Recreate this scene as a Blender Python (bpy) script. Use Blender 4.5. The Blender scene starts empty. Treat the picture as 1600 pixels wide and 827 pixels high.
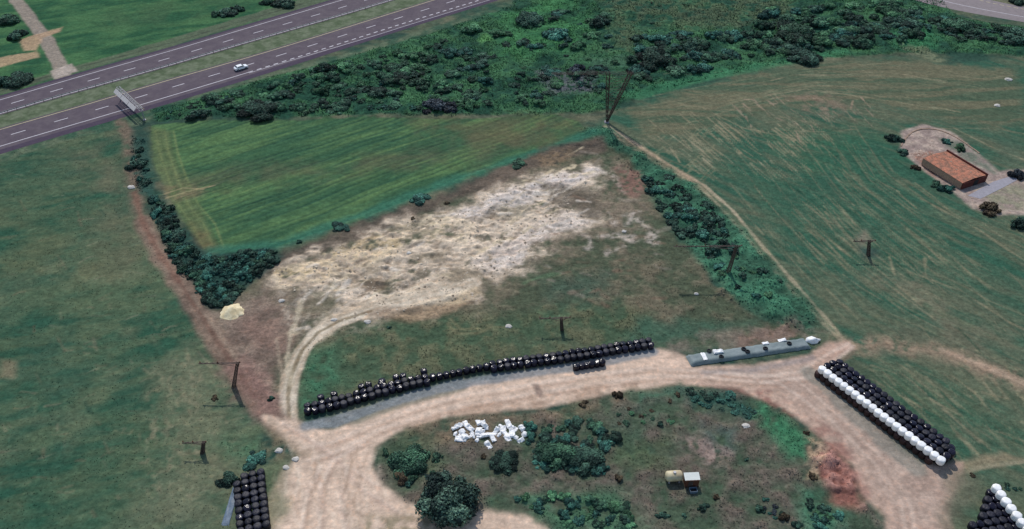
import bpy, bmesh, math, random
import numpy as np
from mathutils import Vector, Matrix, noise as mnoise
random.seed(7); RNG = np.random.default_rng(11)
sc = bpy.context.scene
COL = sc.collection
# ------------------------------------------------------------------ camera (aerial, pitched 39 deg down)
F = 1311.0; PITCH = math.radians(39.2); H = 124.0
CP, SP = math.cos(PITCH), math.sin(PITCH)
cam = bpy.data.cameras.new('camera'); co = bpy.data.objects.new('camera', cam); COL.objects.link(co)
co.location = (0, 0, H); co.rotation_euler = (math.pi/2-PITCH, 0, 0)
cam.sensor_width = 36; cam.lens = F/1600*36; cam.clip_start = 1; cam.clip_end = 9000
sc.camera = co

def P(px, py, z=0.0):
    """point of the plane at height z seen at photo pixel (px, py)"""
    xc = (px-800)/F; yc = -(py-413.5)/F
    dz = -SP + yc*CP; t = (H-z)/(-dz)
    return Vector((xc*t, (CP+yc*SP)*t, z))
def S(px, py):
    p = P(px, py); return F/(p.y*CP+H*SP)       # pixels per metre there
def depr(px, py): return PITCH+math.atan((py-413.5)/F)

# ------------------------------------------------------------------ light
SUN_EL = math.radians(50); SH = Vector((0.17, -0.985))      # shadows fall towards the viewer, a little right
w = bpy.data.worlds.new('World'); sc.world = w; w.use_nodes = True
nt = w.node_tree; sky = nt.nodes.new('ShaderNodeTexSky'); sky.sky_type = 'NISHITA'; sky.sun_disc = False
sky.sun_elevation = SUN_EL; sky.sun_rotation = math.atan2(-SH.x, -SH.y)
sky.altitude = 500; sky.air_density = 1.3; sky.dust_density = 1.0
bg = nt.nodes['Background']; nt.links.new(sky.outputs[0], bg.inputs[0]); bg.inputs[1].default_value = 0.12
sl = bpy.data.lights.new('sun', 'SUN'); sl.energy = 2.6; sl.angle = math.radians(0.6); sl.color = (1, .955, .89)
so = bpy.data.objects.new('sun', sl); COL.objects.link(so)
d = Vector((SH.x*math.cos(SUN_EL), SH.y*math.cos(SUN_EL), -math.sin(SUN_EL)))
so.rotation_euler = d.to_track_quat('-Z', 'Y').to_euler(); so.location = (-30, 250, 120)
sc.view_settings.view_transform = 'Standard'; sc.view_settings.look = 'None'; sc.view_settings.exposure = 0

# ------------------------------------------------------------------ colour and noise helpers
def C(r, g, b, k=1.13):
    f = lambda v: ((v/255+.055)/1.055)**2.4 if v > 10 else v/255/12.92
    return np.array([f(r), f(g), f(b)])*k
TAB = RNG.random((16, 256, 256)).astype(np.float32)
def vn(x, y, s):
    T = TAB[s % 16]; x = x+s*17.3; y = y+s*9.1
    xi = np.floor(x).astype(np.int64); yi = np.floor(y).astype(np.int64)
    fx = x-xi; fy = y-yi; fx = fx*fx*(3-2*fx); fy = fy*fy*(3-2*fy)
    a = T[xi & 255, yi & 255]; b = T[(xi+1) & 255, yi & 255]; c = T[xi & 255, (yi+1) & 255]; e = T[(xi+1) & 255, (yi+1) & 255]
    return (a*(1-fx)+b*fx)*(1-fy)+(c*(1-fx)+e*fx)*fy
def fbm(x, y, s, o=4, g=.5):
    r = 0; a = 1; t = 0
    for i in range(o):
        r = r+a*vn(x*2**i*(1+.07*i)+i*3.7, y*2**i*(1+.07*i)-i*5.1, s+i); t += a; a *= g
    return r/t
def ss(v, a, b):
    t = np.clip((v-a)/(b-a), 0, 1); return t*t*(3-2*t)

# ------------------------------------------------------------------ the ground grid (one sheet, fine where the view is)
def axis(lo, hi, step, far, neg=True):
    fine = []
    v = lo
    while v < hi: fine.append(v); v += step(v)
    out = list(fine); st = step(hi); v = fine[-1]
    while v < far: st *= 1.35; v += st; out.append(v)
    st = step(lo); v = fine[0]; pre = []
    while v > (-far if neg else -400): st *= 1.35; v -= st; pre.append(v)
    return np.array(pre[::-1]+out)
AX = axis(-200, 200, lambda v: .31, 4000)
AY = axis(74, 322, lambda v: max(.24, .24+(v-74)*.0013), 5000, False)
NX, NY = len(AX), len(AY)
X, Y = np.meshgrid(AX, AY, indexing='ij')
X = X.astype(np.float64); Y = Y.astype(np.float64)
col = np.zeros((NX, NY, 3)); hgt = np.zeros((NX, NY)); zone = np.zeros((NX, NY), np.int8)
N1 = fbm(X/28, Y/28, 1); N2 = fbm(X/9, Y/9, 2); N3 = fbm(X/2.6, Y/2.6, 3); N4 = fbm(X/.9, Y/.9, 4, 3); N5 = vn(X/.45, Y/.45, 9)
WOB = (fbm(X/4, Y/4, 6, 4)-.5)*2

def px2w(pts): return np.array([(P(*p).x, P(*p).y) for p in pts])
def window(q, m):
    i0, i1 = np.searchsorted(AX, [q[:, 0].min()-m, q[:, 0].max()+m]); j0, j1 = np.searchsorted(AY, [q[:, 1].min()-m, q[:, 1].max()+m])
    return slice(max(i0-1, 0), i1+1), slice(max(j0-1, 0), j1+1)
def seg_d2(x, y, a, b):
    dx, dy = b-a; L = dx*dx+dy*dy+1e-9
    t = np.clip(((x-a[0])*dx+(y-a[1])*dy)/L, 0, 1)
    return (x-a[0]-t*dx)**2+(y-a[1]-t*dy)**2
def poly(pts, soft=1.0, wob=2.0):
    """0..1 mask of a polygon drawn in photo pixels, with a ragged edge; returns window and mask"""
    q = px2w(pts); W = window(q, soft+wob+1); x, y = X[W], Y[W]
    ins = np.zeros(x.shape, bool); d2 = np.full(x.shape, 1e9)
    n = len(q)
    for k in range(n):
        a, b = q[k], q[(k+1) % n]
        cond = (a[1] > y) != (b[1] > y)
        xi = (b[0]-a[0])*(y-a[1])/(b[1]-a[1]+1e-12)+a[0]
        ins ^= cond & (x < xi)
        d2 = np.minimum(d2, seg_d2(x, y, a, b))
    sd = np.sqrt(d2)*np.where(ins, 1, -1)+WOB[W]*wob
    return W, ss(sd, -soft, soft)
def stroke(pts, width, soft=.5, wob=.5):
    q = px2w(pts); W = window(q, width+soft+wob+1); x, y = X[W], Y[W]
    d2 = np.full(x.shape, 1e9)
    for k in range(len(q)-1): d2 = np.minimum(d2, seg_d2(x, y, q[k], q[k+1]))
    return W, 1-ss(np.sqrt(d2)+WOB[W]*wob-width/2, -soft, soft)
def paint(Wm, c, op=1.0, mod=None):
    W, m = Wm; m = m*op
    if mod is not None: m = m*mod[W]
    m = m[..., None]
    cc = c[W] if getattr(c, 'ndim', 1) == 3 else c
    col[W] = col[W]*(1-m)+cc*m
def mixc(a, b, t): t = np.clip(t, 0, 1)[..., None]; return a*(1-t)+b*t
def sharp(n, c=.5, k=3): return np.clip((n-c)*k+.5, 0, 1)

def dirnoise(ang, la, lb, s, o=3):
    """noise stretched along a ground direction (degrees)"""
    c, n = math.cos(math.radians(ang)), math.sin(math.radians(ang))
    u = X*c+Y*n+(N1-.5)*8; v = -X*n+Y*c+(N1-.5)*10
    return fbm(u/la, v/lb, s, o)

# --- base: meadow
meadow = mixc(C(46, 74, 61), C(84, 92, 72), sharp(N1*.45+N2*.35+N3*.2, .5, 5.0))
meadow = mixc(meadow, C(112, 110, 88), sharp(fbm(X/14, Y/11, 5, 5), .63, 6)*.7)
meadow = mixc(meadow, C(36, 66, 58), sharp(fbm(X/12, Y/9, 8, 5), .62, 7)*.8)
col[:] = meadow*(.82+.36*N4[..., None])
# left big field
LF = [(-200, 300), (0, 243), (100, 215), (190, 188), (205, 215), (212, 290), (222, 330), (245, 400), (290, 490), (340, 560), (385, 620), (410, 670), (400, 720), (375, 760), (370, 900), (-200, 900)]
LFM = poly(LF, 1, 1)
g = dirnoise(15, 7, 2.2, 7)
paint(LFM, mixc(C(44, 84, 62), C(80, 100, 72), sharp(N1*.4+g*.6, .5, 5)), .6)
paint(poly([(100, 220), (185, 195), (210, 300), (235, 420), (180, 440), (130, 400), (150, 330)], 8, 6), C(108, 100, 80), .55, sharp(N2, .45, 3))
paint(poly([(240, 500), (330, 560), (410, 690), (380, 827), (230, 827), (270, 680), (240, 600)], 6, 6), C(116, 114, 90), .55, sharp(N2*.6+N3*.4, .5, 5))
paint(poly([(0, 330), (150, 380), (200, 430), (120, 470), (0, 420)], 8, 6), C(98, 100, 72), .45, sharp(N2, .5, 4))
paint(poly([(0, 450), (120, 520), (130, 640), (90, 720), (0, 620)], 8, 6), C(40, 78, 64), .5, sharp(N2, .45, 4))
paint(poly([(30, 255), (120, 300), (180, 410), (100, 350), (0, 300)], 8, 6), C(44, 78, 60), .4, sharp(N2, .45, 4))
paint(poly([(0, 560), (28, 565), (20, 590), (0, 590)], 1, 1), C(128, 116, 92), .7)
for k in range(330):
    px = random.uniform(0, 380); py = random.uniform(260, 820)
    l = random.uniform(8, 30); a = random.uniform(-.5, .2) if random.random() < .7 else random.uniform(.8, 1.6)
    paint(stroke([(px, py), (px+l*.5*math.cos(a), py+l*.5*math.sin(a)+random.uniform(-2, 2)), (px+l*math.cos(a), py+l*math.sin(a)*.9)], .25, .25, .5),
          random.choice([C(124, 120, 98), C(36, 68, 56), C(98, 114, 86), C(110, 104, 82)]), random.uniform(.2, .5))
for k in range(120):
    px = random.gauss(285, 40); py = random.uniform(560, 780); l = random.uniform(5, 22); a = random.uniform(0, 6.28)
    q = [(px, py), (px+l*.5*math.cos(a), py+l*.5*math.sin(a)), (px+l*math.cos(a+.7), py+l*math.sin(a+.7))]
    paint(stroke(q, random.uniform(.2, .6), .3, .5), C(136, 128, 102), random.uniform(.2, .4))
# upper-left field north of the highway
UL = [(-100, -60), (120, -200), (700, -200), (560, -8), (400, 33), (260, 74), (116, 115), (0, 150), (-100, 178)]
paint(poly(UL, 1, .5), mixc(C(38, 80, 54), C(66, 104, 66), sharp(dirnoise(20, 12, 3, 3)*.6+N2*.4, .5, 4)))
paint(poly([(0, 138), (116, 104), (260, 62), (400, 20), (545, -22), (560, -4), (400, 32), (263, 74), (116, 114), (0, 148)], .5, .8), C(92, 98, 80), .75)
paint(stroke([(0, 143), (116, 108), (263, 68), (400, 27), (545, -15)], .6, .4, .5), C(52, 52, 50), .6)
paint(poly([(150, 15), (350, -10), (380, 10), (260, 40), (160, 45)], 6, 4), C(58, 84, 58), .5, sharp(N2, .5, 4))
paint(stroke([(18, -10), (40, 20), (72, 62), (95, 105), (98, 120)], 4.6, .5, .5), C(140, 128, 116), .95)
paint(poly([(78, 112), (112, 100), (122, 112), (84, 124)], .5, .4), C(165, 152, 140), .9)
paint(poly([(-30, 96), (58, 80), (63, 90), (-30, 112)], .8, .8), C(165, 140, 110), .85)
paint(poly([(30, 62), (62, 52), (98, 42), (94, 50), (66, 60), (58, 80), (38, 80)], .8, .8), C(168, 140, 112), .85)
# strip between highway and crop field
paint(poly([(-20, 246), (90, 212), (205, 178), (400, 120), (560, 78), (800, 4), (850, -20), (880, -20), (820, 22), (600, 95), (420, 160), (215, 195), (100, 222), (-20, 260)], 1, 1), mixc(C(52, 82, 64), C(92, 104, 82), sharp(N3*.5+N2*.5, .5, 4)), .9)
# scrub band
SCRUB = [(240, 172), (330, 146), (420, 122), (560, 85), (680, 50), (800, 10), (850, -60), (1420, -60), (1500, 30), (1620, 45), (1620, 92), (1560, 84), (1480, 84), (1400, 84), (1250, 95), (1100, 124), (1000, 150), (960, 172), (900, 178), (700, 182), (550, 182), (420, 185), (330, 184), (240, 190)]
scr = mixc(C(34, 70, 54), C(66, 108, 72), sharp(N2*.5+N3*.5, .52, 4))
paint(poly(SCRUB, 1, 1.5), scr*(.7+.6*N4[..., None]))
paint(poly([(940, 0), (1000, -30), (1250, -30), (1240, 25), (1180, 45), (1080, 50), (1000, 35), (985, 80), (955, 80), (955, 40)], 4, 4), C(98, 104, 80), .55, sharp(N3, .46, 4))
paint(poly([(780, 20), (860, 0), (930, 10), (920, 60), (860, 95), (790, 90)], 5, 5), C(66, 124, 74), .6, sharp(N2, .4, 3))
paint(poly([(745, 60), (760, 54), (772, 64), (752, 72)], 1, 1), C(88, 138, 80), .8)
paint(poly([(840, 112), (930, 118), (928, 145), (860, 150)], 2, 2), C(108, 100, 112), .6, sharp(N4, .45, 4))
paint(poly([(915, 92), (980, 90), (990, 102), (930, 112)], 1.5, 1), C(66, 100, 76), .8)
paint(poly([(960, 150), (1010, 138), (1100, 112), (1250, 92), (1320, 78), (1330, 86), (1250, 100), (1100, 128), (1000, 156)], 1.2, 1.5), C(60, 116, 80), .7)
paint(poly([(1395, 55), (1440, 45), (1470, 60), (1450, 78), (1400, 75)], 3, 2), C(58, 120, 80), .7)
paint(poly([(1405, 72), (1450, 78), (1480, 95), (1465, 102), (1430, 85)], 1.5, 1.5), C(120, 124, 96), .7, sharp(N4, .4, 3))
# right field
RF = [(935, 192), (1000, 158), (1100, 130), (1250, 100), (1400, 88), (1480, 100), (1600, 88), (1900, 120), (1900, 900), (1500, 900), (1500, 725), (1330, 560), (1290, 520), (1260, 470), (1180, 390), (1110, 320), (1040, 270), (985, 235)]
RFM = poly(RF, 1, 1)
gd = dirnoise(-42, 22, 1.6, 5); ge = dirnoise(2, 26, 2.0, 6)
paint(RFM, mixc(C(50, 86, 68), C(88, 96, 76), sharp(N1*.35+N2*.25+gd*.4, .5, 5)))
paint(poly([(980, 170), (1100, 132), (1260, 104), (1400, 92), (1590, 110), (1600, 200), (1500, 190), (1400, 165), (1250, 160), (1100, 200), (1010, 220)], 3, 4), mixc(C(74, 88, 68), C(104, 100, 78), sharp(ge, .5, 5)), .85)
for pl, c, o in [([(1250, 300), (1420, 300), (1600, 420), (1600, 480), (1450, 440), (1300, 380)], C(46, 84, 66), .6), ([(1200, 210), (1380, 200), (1400, 260), (1300, 290), (1220, 270)], C(46, 92, 68), .6),
                 ([(1130, 260), (1220, 270), (1290, 340), (1330, 420), (1260, 400)], C(44, 88, 68), .55), ([(1320, 430), (1400, 450), (1450, 520), (1360, 520)], C(44, 80, 66), .5),
                 ([(1380, 590), (1500, 620), (1600, 700), (1500, 700), (1400, 650)], C(60, 88, 66), .6), ([(1290, 500), (1450, 470), (1600, 520), (1600, 600), (1440, 560)], C(104, 100, 82), .5)]:
    paint(poly(pl, 6, 6), c, o, sharp(N2, .45, 4))
TAN = C(138, 128, 102)
def streaks(n, box, ang, L, spread=.08, c=TAN, o=(.2, .55), wd=(.2, .5)):
    for k in range(n):
        px = random.uniform(box[0], box[2]); py = random.uniform(box[1], box[3]); l = random.uniform(*L); a = math.radians(ang)+random.gauss(0, spread)
        b = a+random.uniform(-.12, .12)
        p1 = (px+l*.5*math.cos(a), py+l*.5*math.sin(a))
        paint(stroke([(px, py), p1, (p1[0]+l*.5*math.cos(b), p1[1]+l*.5*math.sin(b))], random.uniform(*wd), .2, .3), c, min(.85, random.uniform(*o)*1.35))
def clusters(n, box, ang, L, c=TAN, o=(.3, .6)):
    for k in range(n):
        px, py = random.uniform(box[0], box[2]), random.uniform(box[1], box[3]); a = math.radians(ang)+random.gauss(0, .07); bend = random.uniform(-.15, .15)
        for j in range(random.randint(3, 7)):
            l = random.uniform(*L); x0, y0 = px+j*random.uniform(7, 13)+random.uniform(-8, 8), py-j*random.uniform(-1, 4)+random.uniform(-4, 4)
            p1 = (x0+l*.5*math.cos(a), y0+l*.5*math.sin(a)); paint(stroke([(x0, y0), p1, (p1[0]+l*.5*math.cos(a+bend), p1[1]+l*.5*math.sin(a+bend))], random.uniform(.12, .32), .2, .25), c, random.uniform(*o))
def family(A_, B_, n, w_=(.15, .5), o=(.12, .4), cl=None):
    for k in range(n):
        t = random.random(); i0 = random.uniform(0, .5); i1 = random.uniform(i0+.25, 1.0); q = []
        for j in range(10):
            u = i0+(i1-i0)*j/9
            f = lambda P_: (lambda x, i: (P_[i][0]*(1-x+i)+P_[i+1][0]*(x-i), P_[i][1]*(1-x+i)+P_[i+1][1]*(x-i)))(u*(len(P_)-1), min(int(u*(len(P_)-1)), len(P_)-2))
            a, b = f(A_), f(B_); q.append((a[0]*(1-t)+b[0]*t, a[1]*(1-t)+b[1]*t+math.sin(j*1.3+k)*.8))
        paint(stroke(q, random.uniform(*w_), .22, .3), random.choice(cl), random.uniform(*o))
CL_ = [C(132, 126, 100), C(118, 112, 88), C(38, 70, 58), C(46, 78, 62), C(96, 112, 86)]
family([(960, 160), (1100, 134), (1260, 108), (1400, 97), (1600, 112)], [(980, 205), (1080, 198), (1170, 168), (1270, 145), (1350, 152), (1450, 170), (1600, 205)], 110, cl=CL_)
family([(1330, 165), (1400, 265), (1500, 335), (1640, 400)], [(1100, 250), (1180, 350), (1260, 450), (1330, 530)], 150, cl=CL_)
family([(1400, 300), (1480, 380), (1560, 430), (1640, 460)], [(1330, 480), (1420, 520), (1520, 560), (1640, 620)], 60, cl=CL_)
family([(1330, 560), (1420, 640), (1500, 715)], [(1440, 555), (1560, 640), (1640, 710)], 50, cl=CL_)
clusters(12, (990, 178, 1250, 225), 40, (25, 60), o=(.4, .75)); clusters(12, (1000, 200, 1230, 260), 40, (20, 50), C(150, 140, 114), (.3, .6)); clusters(7, (1120, 160, 1330, 185), 44, (14, 30), C(150, 130, 110)); clusters(8, (1240, 260, 1560, 420), 42, (30, 70), o=(.2, .4))
streaks(10, (1000, 170, 1240, 235), 40, (20, 60), .1)
streaks(20, (1130, 210, 1330, 440), 44, (25, 80), .08, o=(.15, .35))
streaks(30, (1230, 230, 1600, 520), 40, (25, 90), .12, o=(.12, .38))
streaks(90, (1150, 230, 1600, 640), 42, (30, 110), .12, C(34, 70, 54), (.2, .45))
streaks(70, (1340, 570, 1600, 720), 38, (20, 60), .2, o=(.12, .35))
streaks(20, (1020, 95, 1600, 210), 3, (40, 120), .1, o=(.1, .32))
streaks(20, (1040, 110, 1600, 240), 4, (40, 120), .1, C(40, 70, 54), (.15, .35))
streaks(16, (1130, 150, 1345, 205), 50, (8, 24), .5, C(150, 128, 108), (.3, .6))
streaks(40, (1000, 190, 1120, 270), 150, (10, 30), .2, C(120, 118, 92), (.2, .4))
paint(poly([(1230, 150), (1300, 145), (1340, 178), (1290, 180), (1240, 165)], 3, 3), C(140, 116, 100), .5, sharp(N3, .45, 5))
paint(poly([(1370, 438), (1440, 430), (1470, 470), (1500, 520), (1440, 500)], 4, 4), C(122, 112, 92), .5, sharp(N3, .45, 5))
for off in (0, 1):
    dx = off*15
    paint(stroke([(945+dx*.4, 198), (975+dx, 225-off*2), (1030+dx, 258), (1092+dx*.6, 290)], 1.0, .4, .4), C(176, 154, 128), .9)
    paint(stroke([(1092+dx*.6, 290), (1130+dx, 330), (1170+dx, 378), (1215+dx, 430), (1260+dx, 482), (1316+dx*.3, 535)], .95, .3, .25), C(172, 156, 130), .9)
paint(stroke([(1092, 292), (1180, 378), (1265, 482), (1318, 536)], 3.0, 1.2, 1), C(108, 108, 84), .5)
paint(stroke([(975, 222), (1040, 262), (1090, 292)], 3.6, 1.2, 1), C(142, 120, 98), .6)
for q in ([(1205, 127), (1240, 118), (1320, 118), (1375, 112), (1420, 118), (1480, 128)], [(1200, 150), (1260, 140), (1330, 150), (1400, 160), (1500, 175)], [(1490, 200), (1560, 235), (1600, 250)],
          [(1310, 385), (1380, 440), (1460, 500)], [(1420, 425), (1500, 455), (1580, 506), (1600, 515)], [(1290, 330), (1370, 420), (1440, 480)], [(1440, 310), (1530, 360), (1620, 420)],
          [(1390, 400), (1398, 430)], [(1445, 405), (1446, 430)], [(1475, 640), (1530, 690)], [(1100, 170), (1160, 200), (1230, 215)]):
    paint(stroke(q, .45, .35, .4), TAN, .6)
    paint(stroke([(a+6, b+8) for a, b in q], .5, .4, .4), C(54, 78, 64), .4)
paint(stroke([(1310, 538), (1380, 540), (1450, 548), (1510, 562), (1560, 585), (1640, 615)], 3.8, 2.2, 2.5), C(146, 124, 104), .8, sharp(N3*.6+N4*.4, .42, 5))
paint(stroke([(1470, 548), (1530, 570), (1600, 600), (1640, 618)], 1.1, .6, 1), C(172, 146, 124), .7)
paint(stroke([(1480, 738), (1530, 722), (1570, 715), (1640, 725)], 1.6, .9, 1), C(138, 124, 100), .75)
paint(stroke([(1480, 748), (1530, 732), (1600, 722)], .5, .4, .4), C(165, 150, 124), .5)
# gully strip with the right hedge
HR = [(940, 195), (990, 228), (1050, 262), (1110, 310), (1170, 370), (1230, 440), (1290, 505), (1270, 520), (1200, 500), (1140, 470), (1100, 420), (1060, 370), (1030, 320), (1000, 280), (950, 235), (905, 205)]
paint(poly(HR, 2.5, 2.5), mixc(C(50, 84, 66), C(64, 112, 86), sharp(N2*.5+N3*.5, .5, 4))*(.75+.5*N4[..., None]))
# crop field
CF = [(236, 196), (300, 190), (350, 187), (420, 190), (560, 184), (700, 187), (870, 180), (905, 190), (922, 208), (850, 236), (760, 268), (700, 288), (560, 345), (430, 388), (360, 396), (325, 392), (298, 362), (262, 305), (240, 250)]
CFM = poly(CF, .6, .8)
Wc, _m = CFM
q0, q1 = P(300, 345), P(640, 225)
ang = math.atan2(q1.y-q0.y, q1.x-q0.x)
U = X*math.cos(ang)+Y*math.sin(ang); V = -X*math.sin(ang)+Y*math.cos(ang)+(N1-.5)*4+(fbm(X/20, Y/20, 12, 2)-.5)*2
rows = (.5+.5*np.sin(V*2*math.pi/2.0))**1.6; rows = rows*(.25+.75*sharp(fbm(U/30, V/2.2, 10, 2), .47, 3.5))
cr = mixc(C(56, 90, 62), C(82, 112, 70), sharp(fbm(U/22, V/4, 11), .5, 4)); cr = mixc(cr, C(34, 66, 54), rows*.55)
paint(CFM, cr*(.88+.24*N4[..., None]))
paint(poly([(250, 270), (380, 262), (520, 255), (700, 215), (860, 190), (900, 195), (760, 245), (560, 270), (400, 290), (280, 300)], 5, 5), C(94, 88, 68), .5, sharp(N2, .38, 2.5))
paint(poly([(640, 188), (880, 180), (915, 200), (860, 225), (760, 225), (650, 205)], 4, 4), C(96, 90, 66), .55, sharp(N2*.5+N3*.5, .45, 3))
paint(poly([(236, 200), (265, 205), (278, 260), (300, 300), (340, 385), (325, 392), (296, 360), (260, 305), (238, 250)], 1.5, 1), C(100, 106, 72), .6)
for k in range(5):
    paint(stroke([(243+k*7, 205), (250+k*7, 240), (262+k*7, 275), (278+k*8, 320), (300+k*9, 350), (318+k*8, 388)], .35, .3, .3), C(66, 86, 56) if k % 2 else C(122, 132, 84), .55)
paint(poly([(245, 285), (300, 290), (330, 300), (275, 315), (255, 305)], 2, 2), C(126, 106, 84), .55, sharp(N3, .45, 4))
for q in ([(258, 302), (285, 293), (318, 296)], [(260, 309), (290, 300), (335, 290)]): paint(stroke(q, .5, .3, .2), C(156, 140, 106), .7)
paint(poly([(296, 352), (318, 360), (342, 392), (322, 396), (304, 376)], 2, 2), C(110, 88, 64), .5)
for k in range(26):
    a = random.uniform(262, 640); b = 330-(a-262)*.28+random.uniform(-70, 45)
    l = random.uniform(50, 200); sl_ = -.33+random.uniform(-.03, .03)
    q = [(a, b), (a+l/2, b+l/2*sl_), (a+l, b+l*sl_*1.0)]
    if b < 215 or b+l*sl_ < 200: continue
    if b > 372: continue
    paint(stroke(q, .35, .3, .3), random.choice([C(34, 60, 46), C(40, 66, 50), C(104, 128, 78)]), .55)
paint(stroke([(330, 392), (430, 384), (560, 340), (700, 284), (860, 232), (925, 206)], 3.5, 1.5, 1), C(52, 104, 84), .8)
# pit (bare, weedy ground)
PIT = [(325, 490), (350, 476), (430, 412), (560, 362), (700, 306), (830, 242), (930, 218), (985, 245), (1015, 310), (1060, 375), (1110, 440), (1180, 500), (1270, 525), (1060, 540), (1025, 538), (900, 568), (760, 585), (470, 648), (450, 660), (400, 640), (352, 570)]
PM = poly(PIT, 1, 1.5)
paint(PM, mixc(C(74, 82, 64), C(104, 98, 80), sharp(N2*.5+N3*.5, .52, 5))*(.8+.4*N4[..., None]))
paint(poly([(470, 540), (560, 500), (700, 480), (800, 500), (900, 470), (1010, 490), (1020, 540), (760, 580), (470, 645), (455, 600)], 4, 4), mixc(C(64, 86, 64), C(92, 98, 72), sharp(N3, .5, 4)), .75)
paint(poly([(470, 560), (520, 545), (540, 590), (500, 640), (465, 645)], 3, 3), C(52, 108, 80), .75, sharp(N3, .42, 3))
paint(poly([(850, 440), (960, 425), (940, 470), (860, 470)], 4, 3), C(64, 84, 70), .7)
paint(poly([(1000, 500), (1180, 505), (1060, 535), (960, 545), (980, 520)], 2, 2), C(60, 92, 74), .7)
paint(poly([(325, 490), (420, 450), (465, 500), (440, 580), (448, 650), (400, 645), (352, 570)], 3, 3), mixc(C(112, 94, 84), C(138, 120, 106), sharp(N3, .5, 4)), .85)
paint(poly([(370, 500), (440, 470), (460, 520), (440, 560), (390, 540)], 3, 3), C(120, 88, 78), .5, sharp(N3, .45, 4))
paint(poly([(430, 400), (560, 352), (700, 298), (850, 232), (940, 214), (950, 235), (860, 255), (700, 318), (560, 378), (430, 425), (380, 445)], 1.5, 2), C(88, 76, 68), .8)
sN = fbm(X/1.1, Y/.8, 5, 4); sandc = mixc(C(160, 142, 122), C(222, 202, 178), sharp(N3*.6+sN*.4, .44, 3.2))
SAND = [(425, 425), (470, 402), (560, 374), (620, 347), (700, 328), (780, 297), (850, 273), (920, 260), (948, 268), (930, 288), (880, 300), (895, 322), (928, 345), (870, 366), (835, 372), (850, 390), (815, 425), (765, 436), (745, 455), (750, 470), (700, 478), (640, 492), (560, 505), (505, 500), (530, 470), (520, 450), (455, 452), (430, 440)]
broken = sharp(fbm(X/7, Y/3.5, 14, 5)*.75+fbm(X/1.4, Y/1, 3, 3)*.25, .43, 12)
paint(poly([(405, 430), (560, 360), (700, 312), (850, 258), (960, 250), (985, 290), (1015, 345), (990, 385), (880, 400), (800, 440), (700, 492), (560, 515), (440, 520)], 6, 6), C(134, 118, 102), .6, sharp(N2*.4+N3*.6, .47, 4))
paint(poly(SAND, 3.2, 4.5), sandc, .9, np.maximum(broken, .15))
paint(poly([(425, 425), (500, 398), (590, 370), (640, 372), (600, 410), (500, 440), (440, 448)], 2, 2), C(208, 182, 138), .55, sharp(N3*.5+sN*.5, .47, 6))
paint(poly([(620, 350), (700, 328), (760, 330), (720, 380), (640, 385)], 3, 3), C(206, 186, 154), .45, sharp(N3, .48, 4))
paint(poly([(770, 305), (860, 272), (935, 262), (900, 290), (850, 310), (780, 330)], 1.5, 2), C(210, 196, 182), .8, sharp(N3*.5+sN*.5, .42, 6))
paint(poly([(820, 350), (890, 330), (928, 345), (870, 366), (825, 372), (800, 420), (760, 425), (740, 410), (780, 380)], 1.5, 2), C(206, 190, 174), .8, sharp(N3*.5+sN*.5, .42, 6))
paint(poly([(430, 440), (520, 445), (530, 470), (505, 500), (480, 520), (452, 520), (436, 480)], 2, 2), C(176, 162, 144), .6, sharp(N3*.5+sN*.5, .56, 8))
paint(poly([(472, 540), (492, 508), (540, 482), (600, 462), (660, 440), (705, 424), (748, 428), (745, 448), (705, 470), (650, 484), (600, 490), (540, 502), (505, 530)], 1, 1), mixc(C(182, 162, 138), C(206, 190, 166), sharp(dirnoise(22, 9, .7, 4), .5, 3)), .92)
paint(poly([(600, 492), (700, 470), (745, 448), (752, 458), (715, 484), (640, 502)], 1, 1), C(190, 168, 136), .7)
paint(poly([(565, 440), (600, 432), (606, 446), (575, 458)], 1, 1), C(118, 102, 84), .7)
paint(poly([(700, 335), (780, 305), (860, 276), (935, 262), (945, 270), (900, 286), (850, 302), (800, 322), (740, 345)], 1.2, 1.5), mixc(C(186, 172, 160), C(214, 202, 192), sharp(dirnoise(18, 6, .8, 6), .5, 3)), .8, sharp(N3*.4+N4*.6, .36, 5))
paint(poly([(770, 392), (830, 360), (880, 340), (926, 345), (872, 366), (832, 378), (815, 412), (770, 420)], .8, 1.2), mixc(C(186, 170, 156), C(216, 202, 188), sharp(dirnoise(14, 6, .8, 7), .5, 3)), .85, sharp(N3*.4+N4*.6, .34, 5))
paint(poly([(840, 285), (910, 292), (940, 320), (925, 340), (890, 322), (860, 320)], 2, 2), C(94, 86, 74), .8)
paint(poly([(760, 325), (800, 315), (830, 325), (800, 345), (770, 345)], 2, 2), C(110, 104, 86), .7, sharp(N3, .4, 4))
for pl in ([(690, 430), (720, 420), (750, 425), (745, 450), (700, 450)], [(560, 415), (600, 410), (590, 430), (565, 432)], [(640, 395), (700, 395), (690, 405), (645, 405)], [(450, 470), (520, 460), (530, 480), (470, 500)]):
    paint(poly(pl, 1.5, 2), C(116, 106, 88), .65)
for k in range(150):   # rubble streaks and ribs
    px = random.uniform(440, 930); py = 470-(px-440)*.42+random.uniform(-42, 60); l = random.uniform(6, 34); a = -.35+random.gauss(0, .4)
    paint(stroke([(px, py), (px+l/2, py+l/2*a), (px+l, py+l*a*1.1)], random.uniform(.25, .9), .4, .8), random.choice([C(216, 204, 188), C(116, 102, 86), C(206, 188, 156), C(134, 124, 112)]), random.uniform(.3, .7))
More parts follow.
